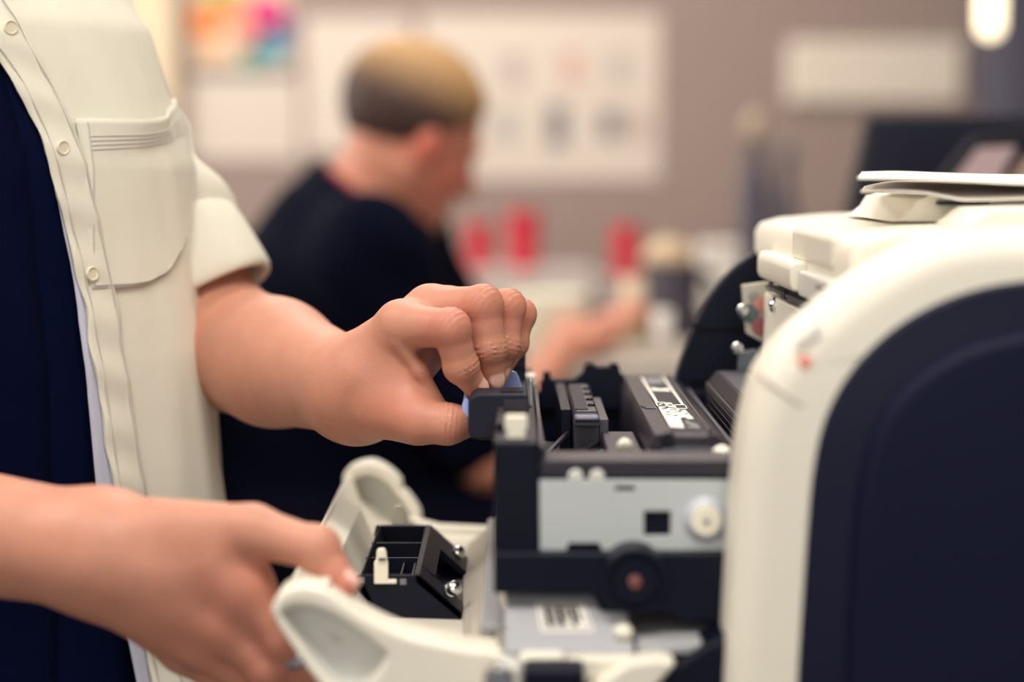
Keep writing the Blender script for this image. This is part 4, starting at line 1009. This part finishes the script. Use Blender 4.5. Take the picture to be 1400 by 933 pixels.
# right hand (holding the door)
Rj = {
 'index':  ([WL(328, 800, 1.252), WL(388, 872, 1.250), WL(438, 922, 1.272), WL(456, 935, 1.295)], [0.0165, 0.0135, 0.0110, 0.0090]),
 'middle': ([WL(300, 848, 1.256), WL(365, 912, 1.258), WL(420, 948, 1.285), WL(440, 955, 1.31)], [0.0165, 0.0135, 0.0112, 0.0090]),
 'ring':   ([WL(276, 876, 1.270), WL(340, 930, 1.276), WL(395, 960, 1.300), WL(415, 965, 1.32)], [0.0155, 0.0125, 0.0105, 0.0088]),
 'little': ([WL(250, 886, 1.288), WL(308, 934, 1.295), WL(352, 955, 1.312), WL(372, 960, 1.33)], [0.0140, 0.0110, 0.0095, 0.0080]),
}
thumbR = [WL(215, 728, 1.262), WL(345, 727, 1.246), WL(434, 751, 1.236), WL(472, 799, 1.224)]
palmR = [Cone(WRR, Rj['index'][0][0], 0.034, 0.0185), Cone(WRR, Rj['middle'][0][0], 0.034, 0.0185), Cone(WRR, Rj['ring'][0][0], 0.034, 0.0175), Cone(WRR, Rj['little'][0][0], 0.033, 0.0155),
         Cone(WRR, WL(290, 760, 1.256), 0.034, 0.020), Cone(WL(300, 760, 1.254), Rj['index'][0][0], 0.020, 0.017)]
handR_f = {k: finger(*v) for k, v in Rj.items()}
thumbRf = U([Cone(thumbR[0], thumbR[1], 0.022, 0.0170), Cone(thumbR[1], thumbR[2], 0.0165, 0.0130), Cone(thumbR[2], thumbR[3], 0.0130, 0.0085), Ell(thumbR[2], A((1, 1, 1))*0.0138)], 0.006)
# fingernails: centre, axes (along, across, normal), half sizes
def nail_of(dip, tip, rt, view, L=0.0065, wd=0.0056):
    u = nrm(A(tip)-A(dip)); n = A(view); n = nrm(n-u*np.dot(n, u)); v = np.cross(n, u)
    return (A(tip)+n*rt*0.80+u*0.0005, np.stack([u, v, n]), A((L, wd, 0.0024)))
nails = [nail_of(Lj['index'][0][2], Lj['index'][0][3], 0.0088, (0.62, -0.75, 0.45), 0.0068, 0.0058), nail_of(Lj['middle'][0][2], Lj['middle'][0][3], 0.009, (0.35, -0.9, 0.35), 0.0075, 0.0062),
         nail_of(Lj['ring'][0][2], Lj['ring'][0][3], 0.0088, (0.9, -0.3, 0.2)), nail_of(thumbR[2], thumbR[3], 0.0085, (0.8, -0.25, 0.6), 0.007, 0.006)]
nailE = [Ell(c, r, R) for c, R, r in nails]
# folds over the knuckles
folds = []
for j, dors in ((Lj['index'][0], (0.5, -0.5, 0.7)), (Lj['middle'][0], (0.5, -0.5, 0.7)), (Lj['ring'][0], (0.7, -0.3, 0.6))):
    folds.append((j[2], nrm(A(j[3])-A(j[1])), nrm(A(dors)), 0.0007, 0.0034, 0.0065))
    folds.append((j[1], nrm(A(j[2])-A(j[0])), nrm(A(dors)), 0.0005, 0.0040, 0.008))
folds.append((thumbL[2], nrm(thumbL[3]-thumbL[1]), nrm((0.0, -0.9, 0.3)), 0.0006, 0.0036, 0.007))
folds.append((thumbR[2], nrm(thumbR[3]-thumbR[1]), nrm((0.3, -0.5, 0.8)), 0.0006, 0.004, 0.008))
def fold_field(P):
    d = np.zeros(len(P))
    for c, ax, dr_, amp, lam, wid in folds:
        q = P-c; r2 = np.einsum('ij,ij->i', q, q); m = r2 < (0.022**2)
        if not m.any(): continue
        qq = q[m]; s = qq@ax; side = np.clip(qq@dr_/0.009, 0, 1)
        d[m] += amp*np.exp(-(s/wid)**2)*np.cos(2*PI*s/lam + 12*np.sin(qq@np.cross(ax, dr_)*160)*0.12)*side
    return d
armL = [Cone(SL, EL, 0.050, 0.049), Cone(EL, EL*0.55+WRL*0.45, 0.055, 0.049), Cone(EL*0.55+WRL*0.45, WRL, 0.049, 0.034)]
armR = [Cone(SR, ER, 0.056, 0.046), Cone(ER, ER*0.55+WRR*0.45, 0.048, 0.045), Cone(ER*0.55+WRR*0.45, WRR, 0.045, 0.0365)]
def hand_field(P, palm, fing, thumb, arm, kf=0.0022):
    base = U(palm+arm, 0.016)(P)
    names = list(fing)
    d = fing[names[0]](P)
    for n in names[1:]: d = smin(d, fing[n](P), kf)
    d = smin(base, d, 0.009)
    return smin(d, thumb(P), 0.009)
webL = Ell(WL(584, 520, 1.450), A((0.024, 0.020, 0.028)))          # hollow of the palm
def left_field(P):
    d = hand_field(P, palmL, handL_f, thumbLf, armL)
    return smin(d, webfold(P), 0.004)
def right_field(P): return hand_field(P, palmR, handR_f, thumbRf, armR, 0.007)
def arms_field(P):
    d = np.minimum(left_field(P), right_field(P)) + fold_field(P)
    for n in nailE: d = smin(d, n(P), 0.0008)
    return d
red_spots = [(Lj[k][0][1], 0.018, 0.55) for k in Lj] + [(Lj[k][0][2], 0.012, 0.35) for k in Lj] + [(Lj['index'][0][3], 0.014, 0.3), (Lj['middle'][0][3], 0.012, 0.3), (thumbR[3], 0.016, 0.6), (Rj['index'][0][0], 0.03, 0.35), (Rj['middle'][0][0], 0.03, 0.3), (Rj['index'][0][1], 0.02, 0.5), (Rj['middle'][0][1], 0.02, 0.5), (thumbL[2], 0.016, 0.3), (WL(545, 560, 1.42), 0.03, 0.25)]
def redness(P):
    r = np.zeros(len(P))
    for c, s, k in red_spots: r = np.maximum(r, k*np.exp(-((P-c)**2).sum(1)/(s*s)))
    return r
def nailmask(P):
    m = np.zeros(len(P))
    for (c, R, r) in nails:
        q = (P-c)@R.T/(r*A((1.05, 1.08, 1.5))); m = np.maximum(m, np.clip((1.12-np.linalg.norm(q, axis=1))*6, 0, 1))
    return m
zero = lambda P: np.zeros(len(P))
lo = np.minimum(np.minimum(SL, ER), A((-0.7, 1.18, 0.86)))-0.01
def with_skin(f, lo_, hi_):
    nl = [n for n in nailE if np.all(n.c > lo_) and np.all(n.c < hi_)]
    def g(P):
        d = f(P)+fold_field(P)
        for n in nl: d = smin(d, n(P), 0.0008)
        return d
    return g
LLO, LHI = A((-0.48, 1.37, 1.0)), A((0.03, 1.78, 1.46))
RLO, RHI = A((-0.70, 1.19, 0.88)), A((-0.06, 1.58, 1.44))
at_ = {'redness': redness, 'nail': nailmask}
me_arms = [sdf_mesh('left_arm', with_skin(left_field, LLO, LHI), LLO, LHI, 0.0016, attrs=at_), sdf_mesh('right_arm', with_skin(right_field, RLO, RHI), RLO, RHI, 0.0021, attrs=at_)]
# rest of the body at a coarser step: trunk, neck, head, legs
hc = A((-0.455, 1.565, 1.645))
skin1, hair1, eyes1, hat1 = head_parts(hc, (0.75, -0.45, -0.38), (0.25, -0.1, 1), 1.0, neck_to=A((-0.485, 1.59, 1.47)))
def trunk(P):
    z = np.clip(P[:, 2], 0.6, 1.5); ks = [torso(v) for v in np.linspace(0.6, 1.5, 91)]; ks = A(ks)
    idx = (z-0.6)/0.01; g = lambda i: np.interp(idx, np.arange(91), ks[:, i])
    q = np.stack([P[:, 0]-g(0), P[:, 1]-g(1)], -1)
    a = q@A((tf.x, tf.y)); b = q@A((tl.x, tl.y))
    w = g(2)-0.012; d = g(3)-0.012
    e = np.sqrt((a/d)**2+(b/w)**2); dd = (e-1)*np.minimum(w, d)
    return np.maximum(dd, np.maximum(P[:, 2]-1.49, 0.85-P[:, 2]))*0.8
hipL = A((-0.43, 1.585, 0.86))+A(tl)*0.085; hipR = A((-0.43, 1.585, 0.86))-A(tl)*0.085
kneeL = A((hipL[0]+0.01, hipL[1], 0.48)); kneeR = A((hipR[0]+0.02, hipR[1]-0.02, 0.48))
ankL = A((kneeL[0]-0.01, kneeL[1]+0.02, 0.09)); ankR = A((kneeR[0]-0.01, kneeR[1]+0.02, 0.09))
legs = lambda e: [Cone(hipL, kneeL, 0.085+e, 0.058+e), Cone(kneeL, ankL, 0.058+e, 0.042+e), Cone(hipR, kneeR, 0.085+e, 0.058+e), Cone(kneeR, ankR, 0.058+e, 0.042+e)]
stubs = [Cone(SL, SL*0.45+EL*0.55, 0.048, 0.046), Cone(SR, SR*0.45+ER*0.55, 0.052, 0.044), Cone(A((-0.485, 1.59, 1.37)), SL+A((-0.01, -0.01, -0.02)), 0.05, 0.038), Cone(A((-0.485, 1.59, 1.37)), SR+A((0.01, 0.01, -0.02)), 0.05, 0.038)]
body_f = lambda P: smin(smin(trunk(P), U(stubs, 0.03)(P), 0.03), smin(skin1(P), U(legs(0), 0.02)(P), 0.01), 0.025)
me_body = sdf_mesh('body', body_f, (-0.75, 1.35, 0.06), (-0.2, 1.8, 1.80), 0.006, attrs={'redness': zero, 'nail': zero})
bmj = bmesh.new(); bmj.from_mesh(me_body); [bmj.from_mesh(m_) for m_ in me_arms]; me_all = bpy.data.meshes.new('body_skin'); bmj.to_mesh(me_all); bmj.free()
me_all.polygons.foreach_set('use_smooth', [True]*len(me_all.polygons))
link('body', me_all, M_skin, person)
link('hair', sdf_mesh('hair', hair1, hc-0.16, hc+0.16, 0.005), M_hair_d, person, smooth=True)
for e in eyes1: MB().lathe(e-A((0, 0, 0.011)), e+A((0, 0, 0.011)), [(0.0, 0.001), (0.002, 0.006), (0.006, 0.0098), (0.011, 0.011), (0.016, 0.0098), (0.020, 0.006), (0.022, 0.001)], 14).build('eye', M_eye, person, smooth=True)
# trousers and shoes
tro = lambda P: np.maximum(smin(U(legs(0.016), 0.02)(P), Cone(hipL, hipR, 0.128, 0.128)(P), 0.05), np.maximum(P[:, 2]-0.87, 0.07-P[:, 2]))
link('trousers', sdf_mesh('trousers', tro, (-0.75, 1.3, 0.05), (-0.15, 1.9, 0.96), 0.007), M_trouser, person, smooth=True)
for ak in (ankL, ankR):
    toe = ak + A(tf)*0.17 + A((0, 0, -0.06)); heel = ak + A((0, 0, -0.045))
    sh_f = lambda P, toe=toe, heel=heel: np.maximum(U([Cone(heel-A(tf)*0.03, toe, 0.042, 0.036), Cone(heel, heel+A((0, 0, 0.06)), 0.046, 0.044)], 0.03)(P), 0.012-P[:, 2])
    so = link('shoe', sdf_mesh('shoe', sh_f, np.minimum(toe, heel)-0.08, np.maximum(toe, heel)+0.14, 0.006), M_shoe, person, smooth=True)
    c0 = heel-A(tf)*0.03; MB().prism_z([(c0[0]+tf.x*a+tl.x*b, c0[1]+tf.y*a+tl.y*b) for a, b in [(-0.04, -0.03), (-0.045, 0), (-0.04, 0.03), (0.12, 0.042), (0.22, 0.03), (0.235, 0), (0.22, -0.03), (0.12, -0.042)]], 0.0, 0.013).build('sole', M_ink, so)
# navy top under the shirt
rows = []
for i in range(60):
    z = 0.82+(1.475-0.82)*i/59
    rows.append([tpt(2*PI*k/96, z, 0.002+0.0022*math.sin(9*2*PI*k/96+z*14)*math.sin(z*23)+0.003*noise.noise((math.cos(2*PI*k/96)*3, math.sin(2*PI*k/96)*3, z*6))) for k in range(97)])
MB().grid(rows).build('navy_top', M_navy, person, smooth=True, solid=0.002)

# ---- open white shirt
def edge_theta(z):
    """front edge of the shirt's left half, from the photograph's line of the button band"""
    line = [(-60, -10), (0, 78), (36, 130), (66, 205), (90, 290), (112, 380), (124, 470), (136, 560), (150, 680), (168, 790), (190, 935), (200, 1050)]
    best, bt = 1e9, 0.3
    for k in range(140):
        th = -0.25+k*0.012; p = tpt(th, z, 0.012)
        d = p.y*_cp-(p.z-CAMZ)*_sp; px = 700+FPX*p.x/d; py = 466.5-FPX*((p.z-CAMZ)*_cp+p.y*_sp)/d
        tx = np.interp(py, [q[1] for q in line], [q[0] for q in line])
        if abs(px-tx) < best: best, bt = abs(px-tx), th
    return bt
ZS = [0.79+(1.478-0.79)*i/124 for i in range(125)]
eth = np.array([edge_theta(z) for z in ZS]); eth = np.convolve(np.pad(eth, 4, mode='edge'), np.ones(9)/9, 'valid')
def flare(z): return 0.0120+0.030*max(0, (1.20-z)/0.35)**1.2
def shirt_pt(th, z, extra=0.0):
    f = flare(z)*(0.65+0.35*math.sin(th-0.4))
    w = 0.0040*noise.noise((th*2.2, z*4.0, 1.3)) + 0.0024*noise.noise((th*7, z*9+th*4, 4.1)) + 0.0035*math.sin(th*7+z*3)*max(0, 1.22-z)/0.3*0.6
    w += 0.0022*math.sin((th*1.2+z*2.2)*16)*max(0, min(1, (z-1.2)/0.12))*0.5
    return tpt(th, z, f+w+extra)
rows = []
for z, e in zip(ZS, eth):
    rip = 0.006*noise.noise((z*38, 0.7, 2.0))+0.004*math.sin(z*95)
    rows.append([shirt_pt(e+rip*(1-u)**6+(PI-e)*u**1.15, z, 0.0035*math.exp(-u*24)) for u in [k/88 for k in range(89)]])
rowsR = []
for z, e in zip(ZS, eth):
    er = -(0.62+0.25*max(0, 1.3-z))
    rowsR.append([shirt_pt(er+(-PI-er)*k/60, z, 0.006*math.exp(-k/8)) for k in range(61)])
shm = MB(); shm.grid(rows); shm.grid([r[::-1] for r in rowsR])
# bluish facing just inside the front edge
shirt = shm.build('shirt', M_shirt, person, smooth=True, solid=0.0016)
rows = []
for z, e in zip(ZS, eth): rows.append([shirt_pt(e+0.015-0.075*max(0, min(1, (1.27-z)/0.27))*(1-u)+0.16*u, z, 0.0012-0.003*u) for u in [k/8 for k in range(9)]])
MB().grid(rows).build('inner_facing', M_shirtin, shirt, smooth=True, solid=0.001)
# button band, stitches, buttons
BW = 0.135
rows = []
for z, e in zip(ZS, eth):
    rip = 0.006*noise.noise((z*38, 0.7, 2.0))+0.004*math.sin(z*95)
    rows.append([shirt_pt(e+rip-0.004+(BW+0.004)*u, z, 0.0048+0.0012*math.sin(z*150+u*2)*(1 if u < 0.9 else 0)) for u in [k/8 for k in range(9)]])
MB().grid(rows).build('button_band', M_shirt, shirt, smooth=True, solid=0.0016)
def th_of(px, py, off=0.012):
    """(theta, z) on the shirt front for a photo point"""
    best, r = 1e9, (0.5, 1.2)
    z = 1.25-(py-228)/FPX*1.47
    for it in range(3):
        best = 1e9
        for k in range(170):
            th = -0.2+k*0.012; p = shirt_pt(th, z)
            d = p.y*_cp-(p.z-CAMZ)*_sp; x = 700+FPX*p.x/d
            if p.y < torso(z)[1]+0.16 and abs(x-px) < best: best = abs(x-px); bt = th; bp = p
        d = bp.y*_cp-(bp.z-CAMZ)*_sp; y = 466.5-FPX*((bp.z-CAMZ)*_cp+bp.y*_sp)/d
        z += (y-py)/FPX*d
    return bt, z
def stitch(pts, r=0.00055, name='stitching', par=None):
    fine = []
    for (a, b), (c, d) in zip(pts[:-1], pts[1:]):
        for k in range(10): fine.append((a+(c-a)*k/10, b+(d-b)*k/10))
    MB().tube([shirt_pt(t_, z_, pts_off) for t_, z_ in fine], r, 5).build(name, M_stitch, par or shirt)
pts_off = 0.0064
stitch([(e+0.022, z) for z, e in zip(ZS[10:-8:6], eth[10:-8:6])]); stitch([(e+BW-0.012, z) for z, e in zip(ZS[10:-8:6], eth[10:-8:6])])
for (px, py) in [(7, 38), (79, 202), (119, 374)]:
    t_, z_ = th_of(px, py); p = shirt_pt(t_, z_, 0.0058); n = (shirt_pt(t_, z_, 0.05)-p).normalized()
    bt = MB().lathe(p, p+n*0.003, [(0, 0.0045), (0.0006, 0.0056), (0.0018, 0.006), (0.0028, 0.0056), (0.0030, 0.0046), (0.0022, 0.0040), (0.0021, 0.0005)], 20).build('button', M_button, shirt)
    smooth_by_angle(bt, 40)
# chest pocket
PA, PB2, PC, PD = th_of(97, 168), th_of(204, 130), th_of(214, 390), th_of(122, 396)
def pocket_pt(u, v, ex=0.0):
    tt = (PA[0]*(1-u)+PB2[0]*u)*(1-v)+(PD[0]*(1-u)+PC[0]*u)*v; zz = (PA[1]*(1-u)+PB2[1]*u)*(1-v)+(PD[1]*(1-u)+PC[1]*u)*v
    cr = ((v-0.86)/0.14)**2*0.010*(u**4) if v > 0.86 else 0.0            # rounded lower corner
    gape = 0.007*math.exp(-((u-0.25)/0.22)**2)*max(0, 1-v/0.22) + 0.0015*math.sin(u*9)*max(0, 1-v/0.3)
    zz += 0.0035*math.sin(u*9+2)*max(0, 1-v*4)
    return shirt_pt(tt-cr*4*(u > 0.5), zz+cr*0.6, 0.0040+gape+ex)
rows = []
for j in range(31):
    v = j/30; row = []
    for k in range(25):
        u = k/24
        row.append(pocket_pt(u, v))
    rows.append(row)
pk = MB().grid(rows).build('chest_pocket', M_shirt, shirt, smooth=True, solid=0.0022)
def pstitch(pts, r):
    fine = []
    for (a, b), (c, d) in zip(pts[:-1], pts[1:]):
        for k in range(12): fine.append((a+(c-a)*k/12, b+(d-b)*k/12))
    MB().tube([pocket_pt(u, v, 0.0012) for u, v in fine], r, 5).build('stitching', M_stitch, pk)
for v in (0.10, 0.125, 0.15, 0.175): pstitch([(0.03, v), (0.5, v), (0.96, v)], 0.0007)
pstitch([(0.97, 0.03), (0.97, 0.90)], 0.0005)
pstitch([(0.03, 0.02), (0.03, 0.5), (0.03, 0.975), (0.5, 0.98), (0.80, 0.98), (0.93, 0.95), (0.96, 0.90)], 0.0008)

# sleeve of the left arm, with a rolled cuff
ax = Vector(EL-SL).normalized()
def tube_rows(path, rad, fold, n=64, seed=0.0):
    rows = []; u = Vector((0, -1, 0.2))
    for i, p in enumerate(path):
        d = (path[min(i+1, len(path)-1)]-path[max(i-1, 0)]).normalized()
        a = (u-d*u.dot(d)).normalized(); b = d.cross(a)
        row = []
        for k in range(n+1):
            t = 2*PI*(k % n)/n; r = rad[i]+fold(i, t)
            row.append(p+a*(r*math.cos(t))+b*(r*math.sin(t)))
        rows.append(row)
    return rows
SLv, ELv = Vector(SL), Vector(EL)
cuff_end = 0.84
n_ = 40
# path bends towards the forearm near the elbow
def sleeve_path(t): 
    p = SLv+(ELv-SLv)*t; return p + Vector((0.010, -0.006, 0.0))*max(0, (t-0.5)/0.3)
path = [sleeve_path(-0.06+(cuff_end+0.06)*i/(n_-1)) for i in range(n_)]
rad = [0.058-0.007*(i/(n_-1)) for i in range(n_)]
def foldL(i, t):
    z = i/(n_-1)
    return 0.004*noise.noise((math.cos(t)*1.6, math.sin(t)*1.6, z*7)) + 0.0065*math.sin(z*26+2.0*math.cos(t-0.6))*max(0, min(1, (z-0.35)*3))*(0.6+0.4*math.cos(t+1))
MB().grid(tube_rows(path, rad, foldL)).build('sleeve', M_shirt, shirt, smooth=True, solid=0.002)
# cuff: turned-up band standing proud of the sleeve
cp = []; cr = []
for i, (t, dr2) in enumerate([(0.70, 0.001), (0.70, 0.004), (0.71, 0.006), (0.75, 0.0085), (0.80, 0.010), (0.85, 0.0105), (0.875, 0.010), (0.885, 0.007), (0.885, 0.003), (0.86, 0.001), (0.80, 0.0)]):
    cp.append(sleeve_path(t)); cr.append(0.0505+dr2)
# cuff tilts: its opening faces towards the forearm
tilt = Vector((0.55, -0.35, -0.75)).normalized()
def cuff_rows():
    rows = []; d = (ax*0.6+tilt*0.4).normalized(); a = Vector((0, -1, 0.2)); a = (a-d*a.dot(d)).normalized(); b = d.cross(a)
    for p, r in zip(cp, cr):
        row = []
        for k in range(65):
            t = 2*PI*(k % 64)/64
            rr = r+0.0025*noise.noise((math.cos(t)*1.5+3, math.sin(t)*1.5, p.z*22))+0.0012*math.sin(t*5+p.z*60)
            row.append(p+a*(rr*math.cos(t))+b*(rr*math.sin(t)))
        rows.append(row)
    return rows
MB().grid(cuff_rows()).build('rolled_cuff', M_shirt, shirt, smooth=True, sub=1)
# right sleeve (outside the frame)
SRv, ERv = Vector(SR), Vector(ER)
path = [SRv+(ERv-SRv)*(-0.06+0.86*i/(n_-1)) for i in range(n_)]
MB().grid(tube_rows(path, [0.066]*n_, foldL)).build('sleeve', M_shirt, shirt, smooth=True, solid=0.003)
# ring on the right hand
j0, j1 = Vector(Rj['index'][0][1]), Vector(Rj['index'][0][2]); d = (j1-j0).normalized(); c0 = j0+(j1-j0)*0.30
MB().lathe(c0-d*0.005, c0+d*0.005, [(0, 0.0130), (0.0008, 0.0142), (0.005, 0.0147), (0.0092, 0.0142), (0.010, 0.0130)], 28).build('ring', M_silver, person, smooth=True)

# ------------------------------------------------------------------ the seated person in the background
PY = 2.85
P2 = lambda px, py, dy=0.0: A(W(px, py, PY+dy))
sit = thing('person', (WX(500, PY), PY, 0), 'seated person in a dark navy top, head bent, working at the bench behind', 'person')
h2 = P2(563, 192)
fw = nrm((0.80, 0.42, -0.42)); up2 = (0.40, 0.1, 0.9)
nk = P2(500, 282, 0.0)
skin2, hair2, eyes2, hat2 = head_parts(h2, fw, up2, 1.02, neck_to=nk)
shR, shL = P2(505, 345, -0.15), P2(545, 330, 0.17)
elR = P2(668, 625, -0.12); haR = P2(762, 486, 0.16)
elL = P2(690, 560, 0.2); haL = P2(792, 480, 0.25)
hip = P2(430, 720, 0.0)
def sarm(s, e, h, k=1.0):
    m = e*0.5+h*0.5
    f = nrm(h-e)
    pr_ = [Cone(s, e, 0.055, 0.044), Cone(e, m, 0.045, 0.04), Cone(m, h, 0.04, 0.028), Cone(h, h+f*0.06, 0.030, 0.028)]
    side = nrm(np.cross(f, (0, 0, 1)))
    for q, L in ((-0.027, 0.07), (-0.009, 0.085), (0.009, 0.08), (0.026, 0.062)):
        b = h+f*0.065+side*q; pr_ += [Cone(b, b+f*L*0.5+A((0, 0, 0.004)), 0.0105, 0.0095), Cone(b+f*L*0.5+A((0, 0, 0.004)), b+f*L*0.9-A((0, 0, 0.018)), 0.0095, 0.008)]
    pr_ += [Cone(h+f*0.02+side*0.02*k, h+f*0.075+side*0.055*k, 0.014, 0.011)]
    return pr_
tor = [Cone(P2(520, 560, -0.02), P2(610, 650, 0.0), 0.10, 0.075), Cone(P2(415, 400), P2(472, 292, 0.02), 0.10, 0.075), Cone(P2(500, 400, -0.08), P2(545, 350, -0.06), 0.09, 0.06), Cone(hip, P2(440, 520), 0.15, 0.15), Cone(P2(440, 520), P2(480, 350), 0.15, 0.115), Cone(P2(455, 400, 0.02), shR, 0.10, 0.07), Cone(P2(455, 400, 0.02), shL, 0.10, 0.07), Cone(P2(480, 330), nk, 0.10, 0.083), Cone(P2(452, 400, -0.02), P2(440, 520, -0.02), 0.135, 0.15)]
kn = [hip+A((0.44, -0.10, 0.02)), hip+A((0.44, 0.16, 0.02))]
ft = [k+A((0.03, 0, -0.45)) for k in kn]
leg2 = lambda e: [Cone(hip+A((0.02, -0.09, -0.03)), kn[0], 0.085+e, 0.062+e), Cone(hip+A((0.02, 0.11, -0.03)), kn[1], 0.085+e, 0.062+e), Cone(kn[0], ft[0], 0.058+e, 0.042+e), Cone(kn[1], ft[1], 0.058+e, 0.042+e)]
sbody = lambda P: smin(smin(U(tor, 0.04)(P)+0.018, U(leg2(-0.005), 0.02)(P), 0.03), smin(skin2(P), U(sarm(shR, elR, haR, 1)+sarm(shL, elL, haL, -1), 0.012)(P), 0.01), 0.02)
ear2 = hat2(-0.008, -0.078, -0.008); cheek2 = hat2(0.055, -0.05, -0.03)
red2 = lambda P: np.maximum(0.9*np.exp(-((P-ear2)**2).sum(1)/0.028**2), 0.6*np.exp(-((P-cheek2)**2).sum(1)/0.05**2))
link('body', sdf_mesh('seated_body', sbody, (-0.6, 2.3, 0.05), (0.5, 3.3, 1.55), 0.007, attrs={'redness': red2, 'nail': zero}), M_skin2, sit)
u2 = nrm(A(up2)-fw*np.dot(up2, fw))
link('hair', sdf_mesh('seated_hair', hair2, h2-0.17, h2+0.17, 0.005, attrs={'top_light': lambda P: np.clip(((P-h2)@u2-0.035)/0.07, 0, 1)}), M_hair, sit, smooth=True)
for e in eyes2: MB().lathe(e-A((0, 0, 0.011)), e+A((0, 0, 0.011)), [(0.0, 0.001), (0.002, 0.006), (0.006, 0.0098), (0.011, 0.011), (0.016, 0.0098), (0.020, 0.006), (0.022, 0.001)], 14).build('eye', M_eye, sit, smooth=True)
slv = [Cone(shR, shR*0.12+elR*0.88, 0.072, 0.064), Cone(shL, shL*0.25+elL*0.75, 0.072, 0.066)]
def topf(P):
    d = U(tor+slv, 0.045)(P)
    d = d + 0.006*np.sin(P[:, 2]*40+P[:, 0]*30)*np.sin(P[:, 1]*22)
    q = P-nk; n = nrm(A(h2)-nk)
    ax_ = q@n; rad_ = np.linalg.norm(q-np.outer(ax_, n), axis=1)
    return np.maximum(d, np.minimum(ax_-0.012, 0.10-rad_))
top2 = link('navy_top', sdf_mesh('seated_top', topf, (-0.6, 2.4, 0.5), (0.3, 3.3, 1.4), 0.008), M_navy2, sit, smooth=True)
# red collar trim
d = Vector(nrm(A(h2)-nk)); c0 = Vector(nk)+d*0.006
MB().lathe(c0, c0+d*0.014, [(0, 0.074), (0.003, 0.078), (0.010, 0.076), (0.014, 0.070)], 28).build('collar', mat('red_collar', srgb(150, 34, 44), 0.8), top2, smooth=True)
link('trousers', sdf_mesh('seated_trousers', lambda P: np.maximum(smin(U(leg2(0.012), 0.03)(P), Ell(hip, (0.17, 0.19, 0.12))(P), 0.05), ft[0][2]+0.02-P[:, 2]), (-0.6, 2.4, 0.1), (0.45, 3.3, 1.0), 0.009), M_trouser, sit, smooth=True)
for k in ft:
    sf = lambda P, k=k: np.maximum(U([Cone(k+A((-0.03, 0, 0.0)), k+A((0.16, 0, -0.02)), 0.046, 0.036), Cone(k, k+A((0, 0, 0.06)), 0.05, 0.05)], 0.03)(P), (k[2]-0.045)-P[:, 2])
    link('shoe', sdf_mesh('shoe', sf, k-A((0.1, 0.08, 0.08)), k+A((0.24, 0.08, 0.14)), 0.008), M_shoe, sit, smooth=True)
# ---- his chair
fz = ft[0][2]-0.045
ch = thing('office_chair', (hip[0], hip[1], 0), 'black high office chair under the seated person', 'chair')
sz = hip[2]-0.14
cs = MB().box(hip[0]-0.2, hip[0]+0.24, hip[1]-0.23, hip[1]+0.23, sz-0.05, sz+0.015).build('seat', M_chair, ch, bevel=0.03, seg=4)
rows = []
bx_ = WX(278, PY)
for i in range(13):
    z = sz+0.06+0.36*i/12
    rows.append([(bx_-0.02-0.03*(i/12)+0.05*((k/8-0.5)*2)**2*-1+0.03, hip[1]-0.21+0.42*k/8, z) for k in range(9)])
MB().grid(rows).build('backrest', M_chair, ch, smooth=True, solid=0.05)
MB().tube(smooth_line([(hip[0]-0.1, hip[1], sz-0.05), (bx_-0.06, hip[1], sz-0.02), (bx_-0.08, hip[1], sz+0.15)], 6), 0.018).build('back_stem', M_ink, ch)
MB().cyl((hip[0], hip[1], 0.1), (hip[0], hip[1], sz-0.05), 0.025, n=16).build('gas_lift', M_steel_leg, ch)
for k in range(5):
    an = 2*PI*k/5+0.3; e = (hip[0]+0.3*math.cos(an), hip[1]+0.3*math.sin(an), 0.06)
    lg = MB().tube([(hip[0], hip[1], 0.11), e], [0.022, 0.014]).build('leg', M_ink, ch)
    MB().lathe((e[0], e[1]-0.012, 0.03), (e[0], e[1]+0.012, 0.03), [(0, 0.026), (0.004, 0.03), (0.02, 0.03), (0.024, 0.026)], 16).build('caster', M_ink, lg)
# footrest bar the seated person's shoes stand on
fr = thing('foot_rest', (kn[0][0]+0.05, hip[1]+0.03, 0), 'low dark foot rest under the bench beneath the seated person', 'foot rest')
MB().box(kn[0][0]-0.1, kn[0][0]+0.20, hip[1]-0.22, hip[1]+0.28, fz-0.025, fz).build('step', M_ink, fr, bevel=0.004)
for q in (-0.2, 0.26): MB().box(kn[0][0]-0.08, kn[0][0]+0.18, hip[1]+q-0.015, hip[1]+q+0.015, 0, fz-0.025).build('side', M_ink, fr)
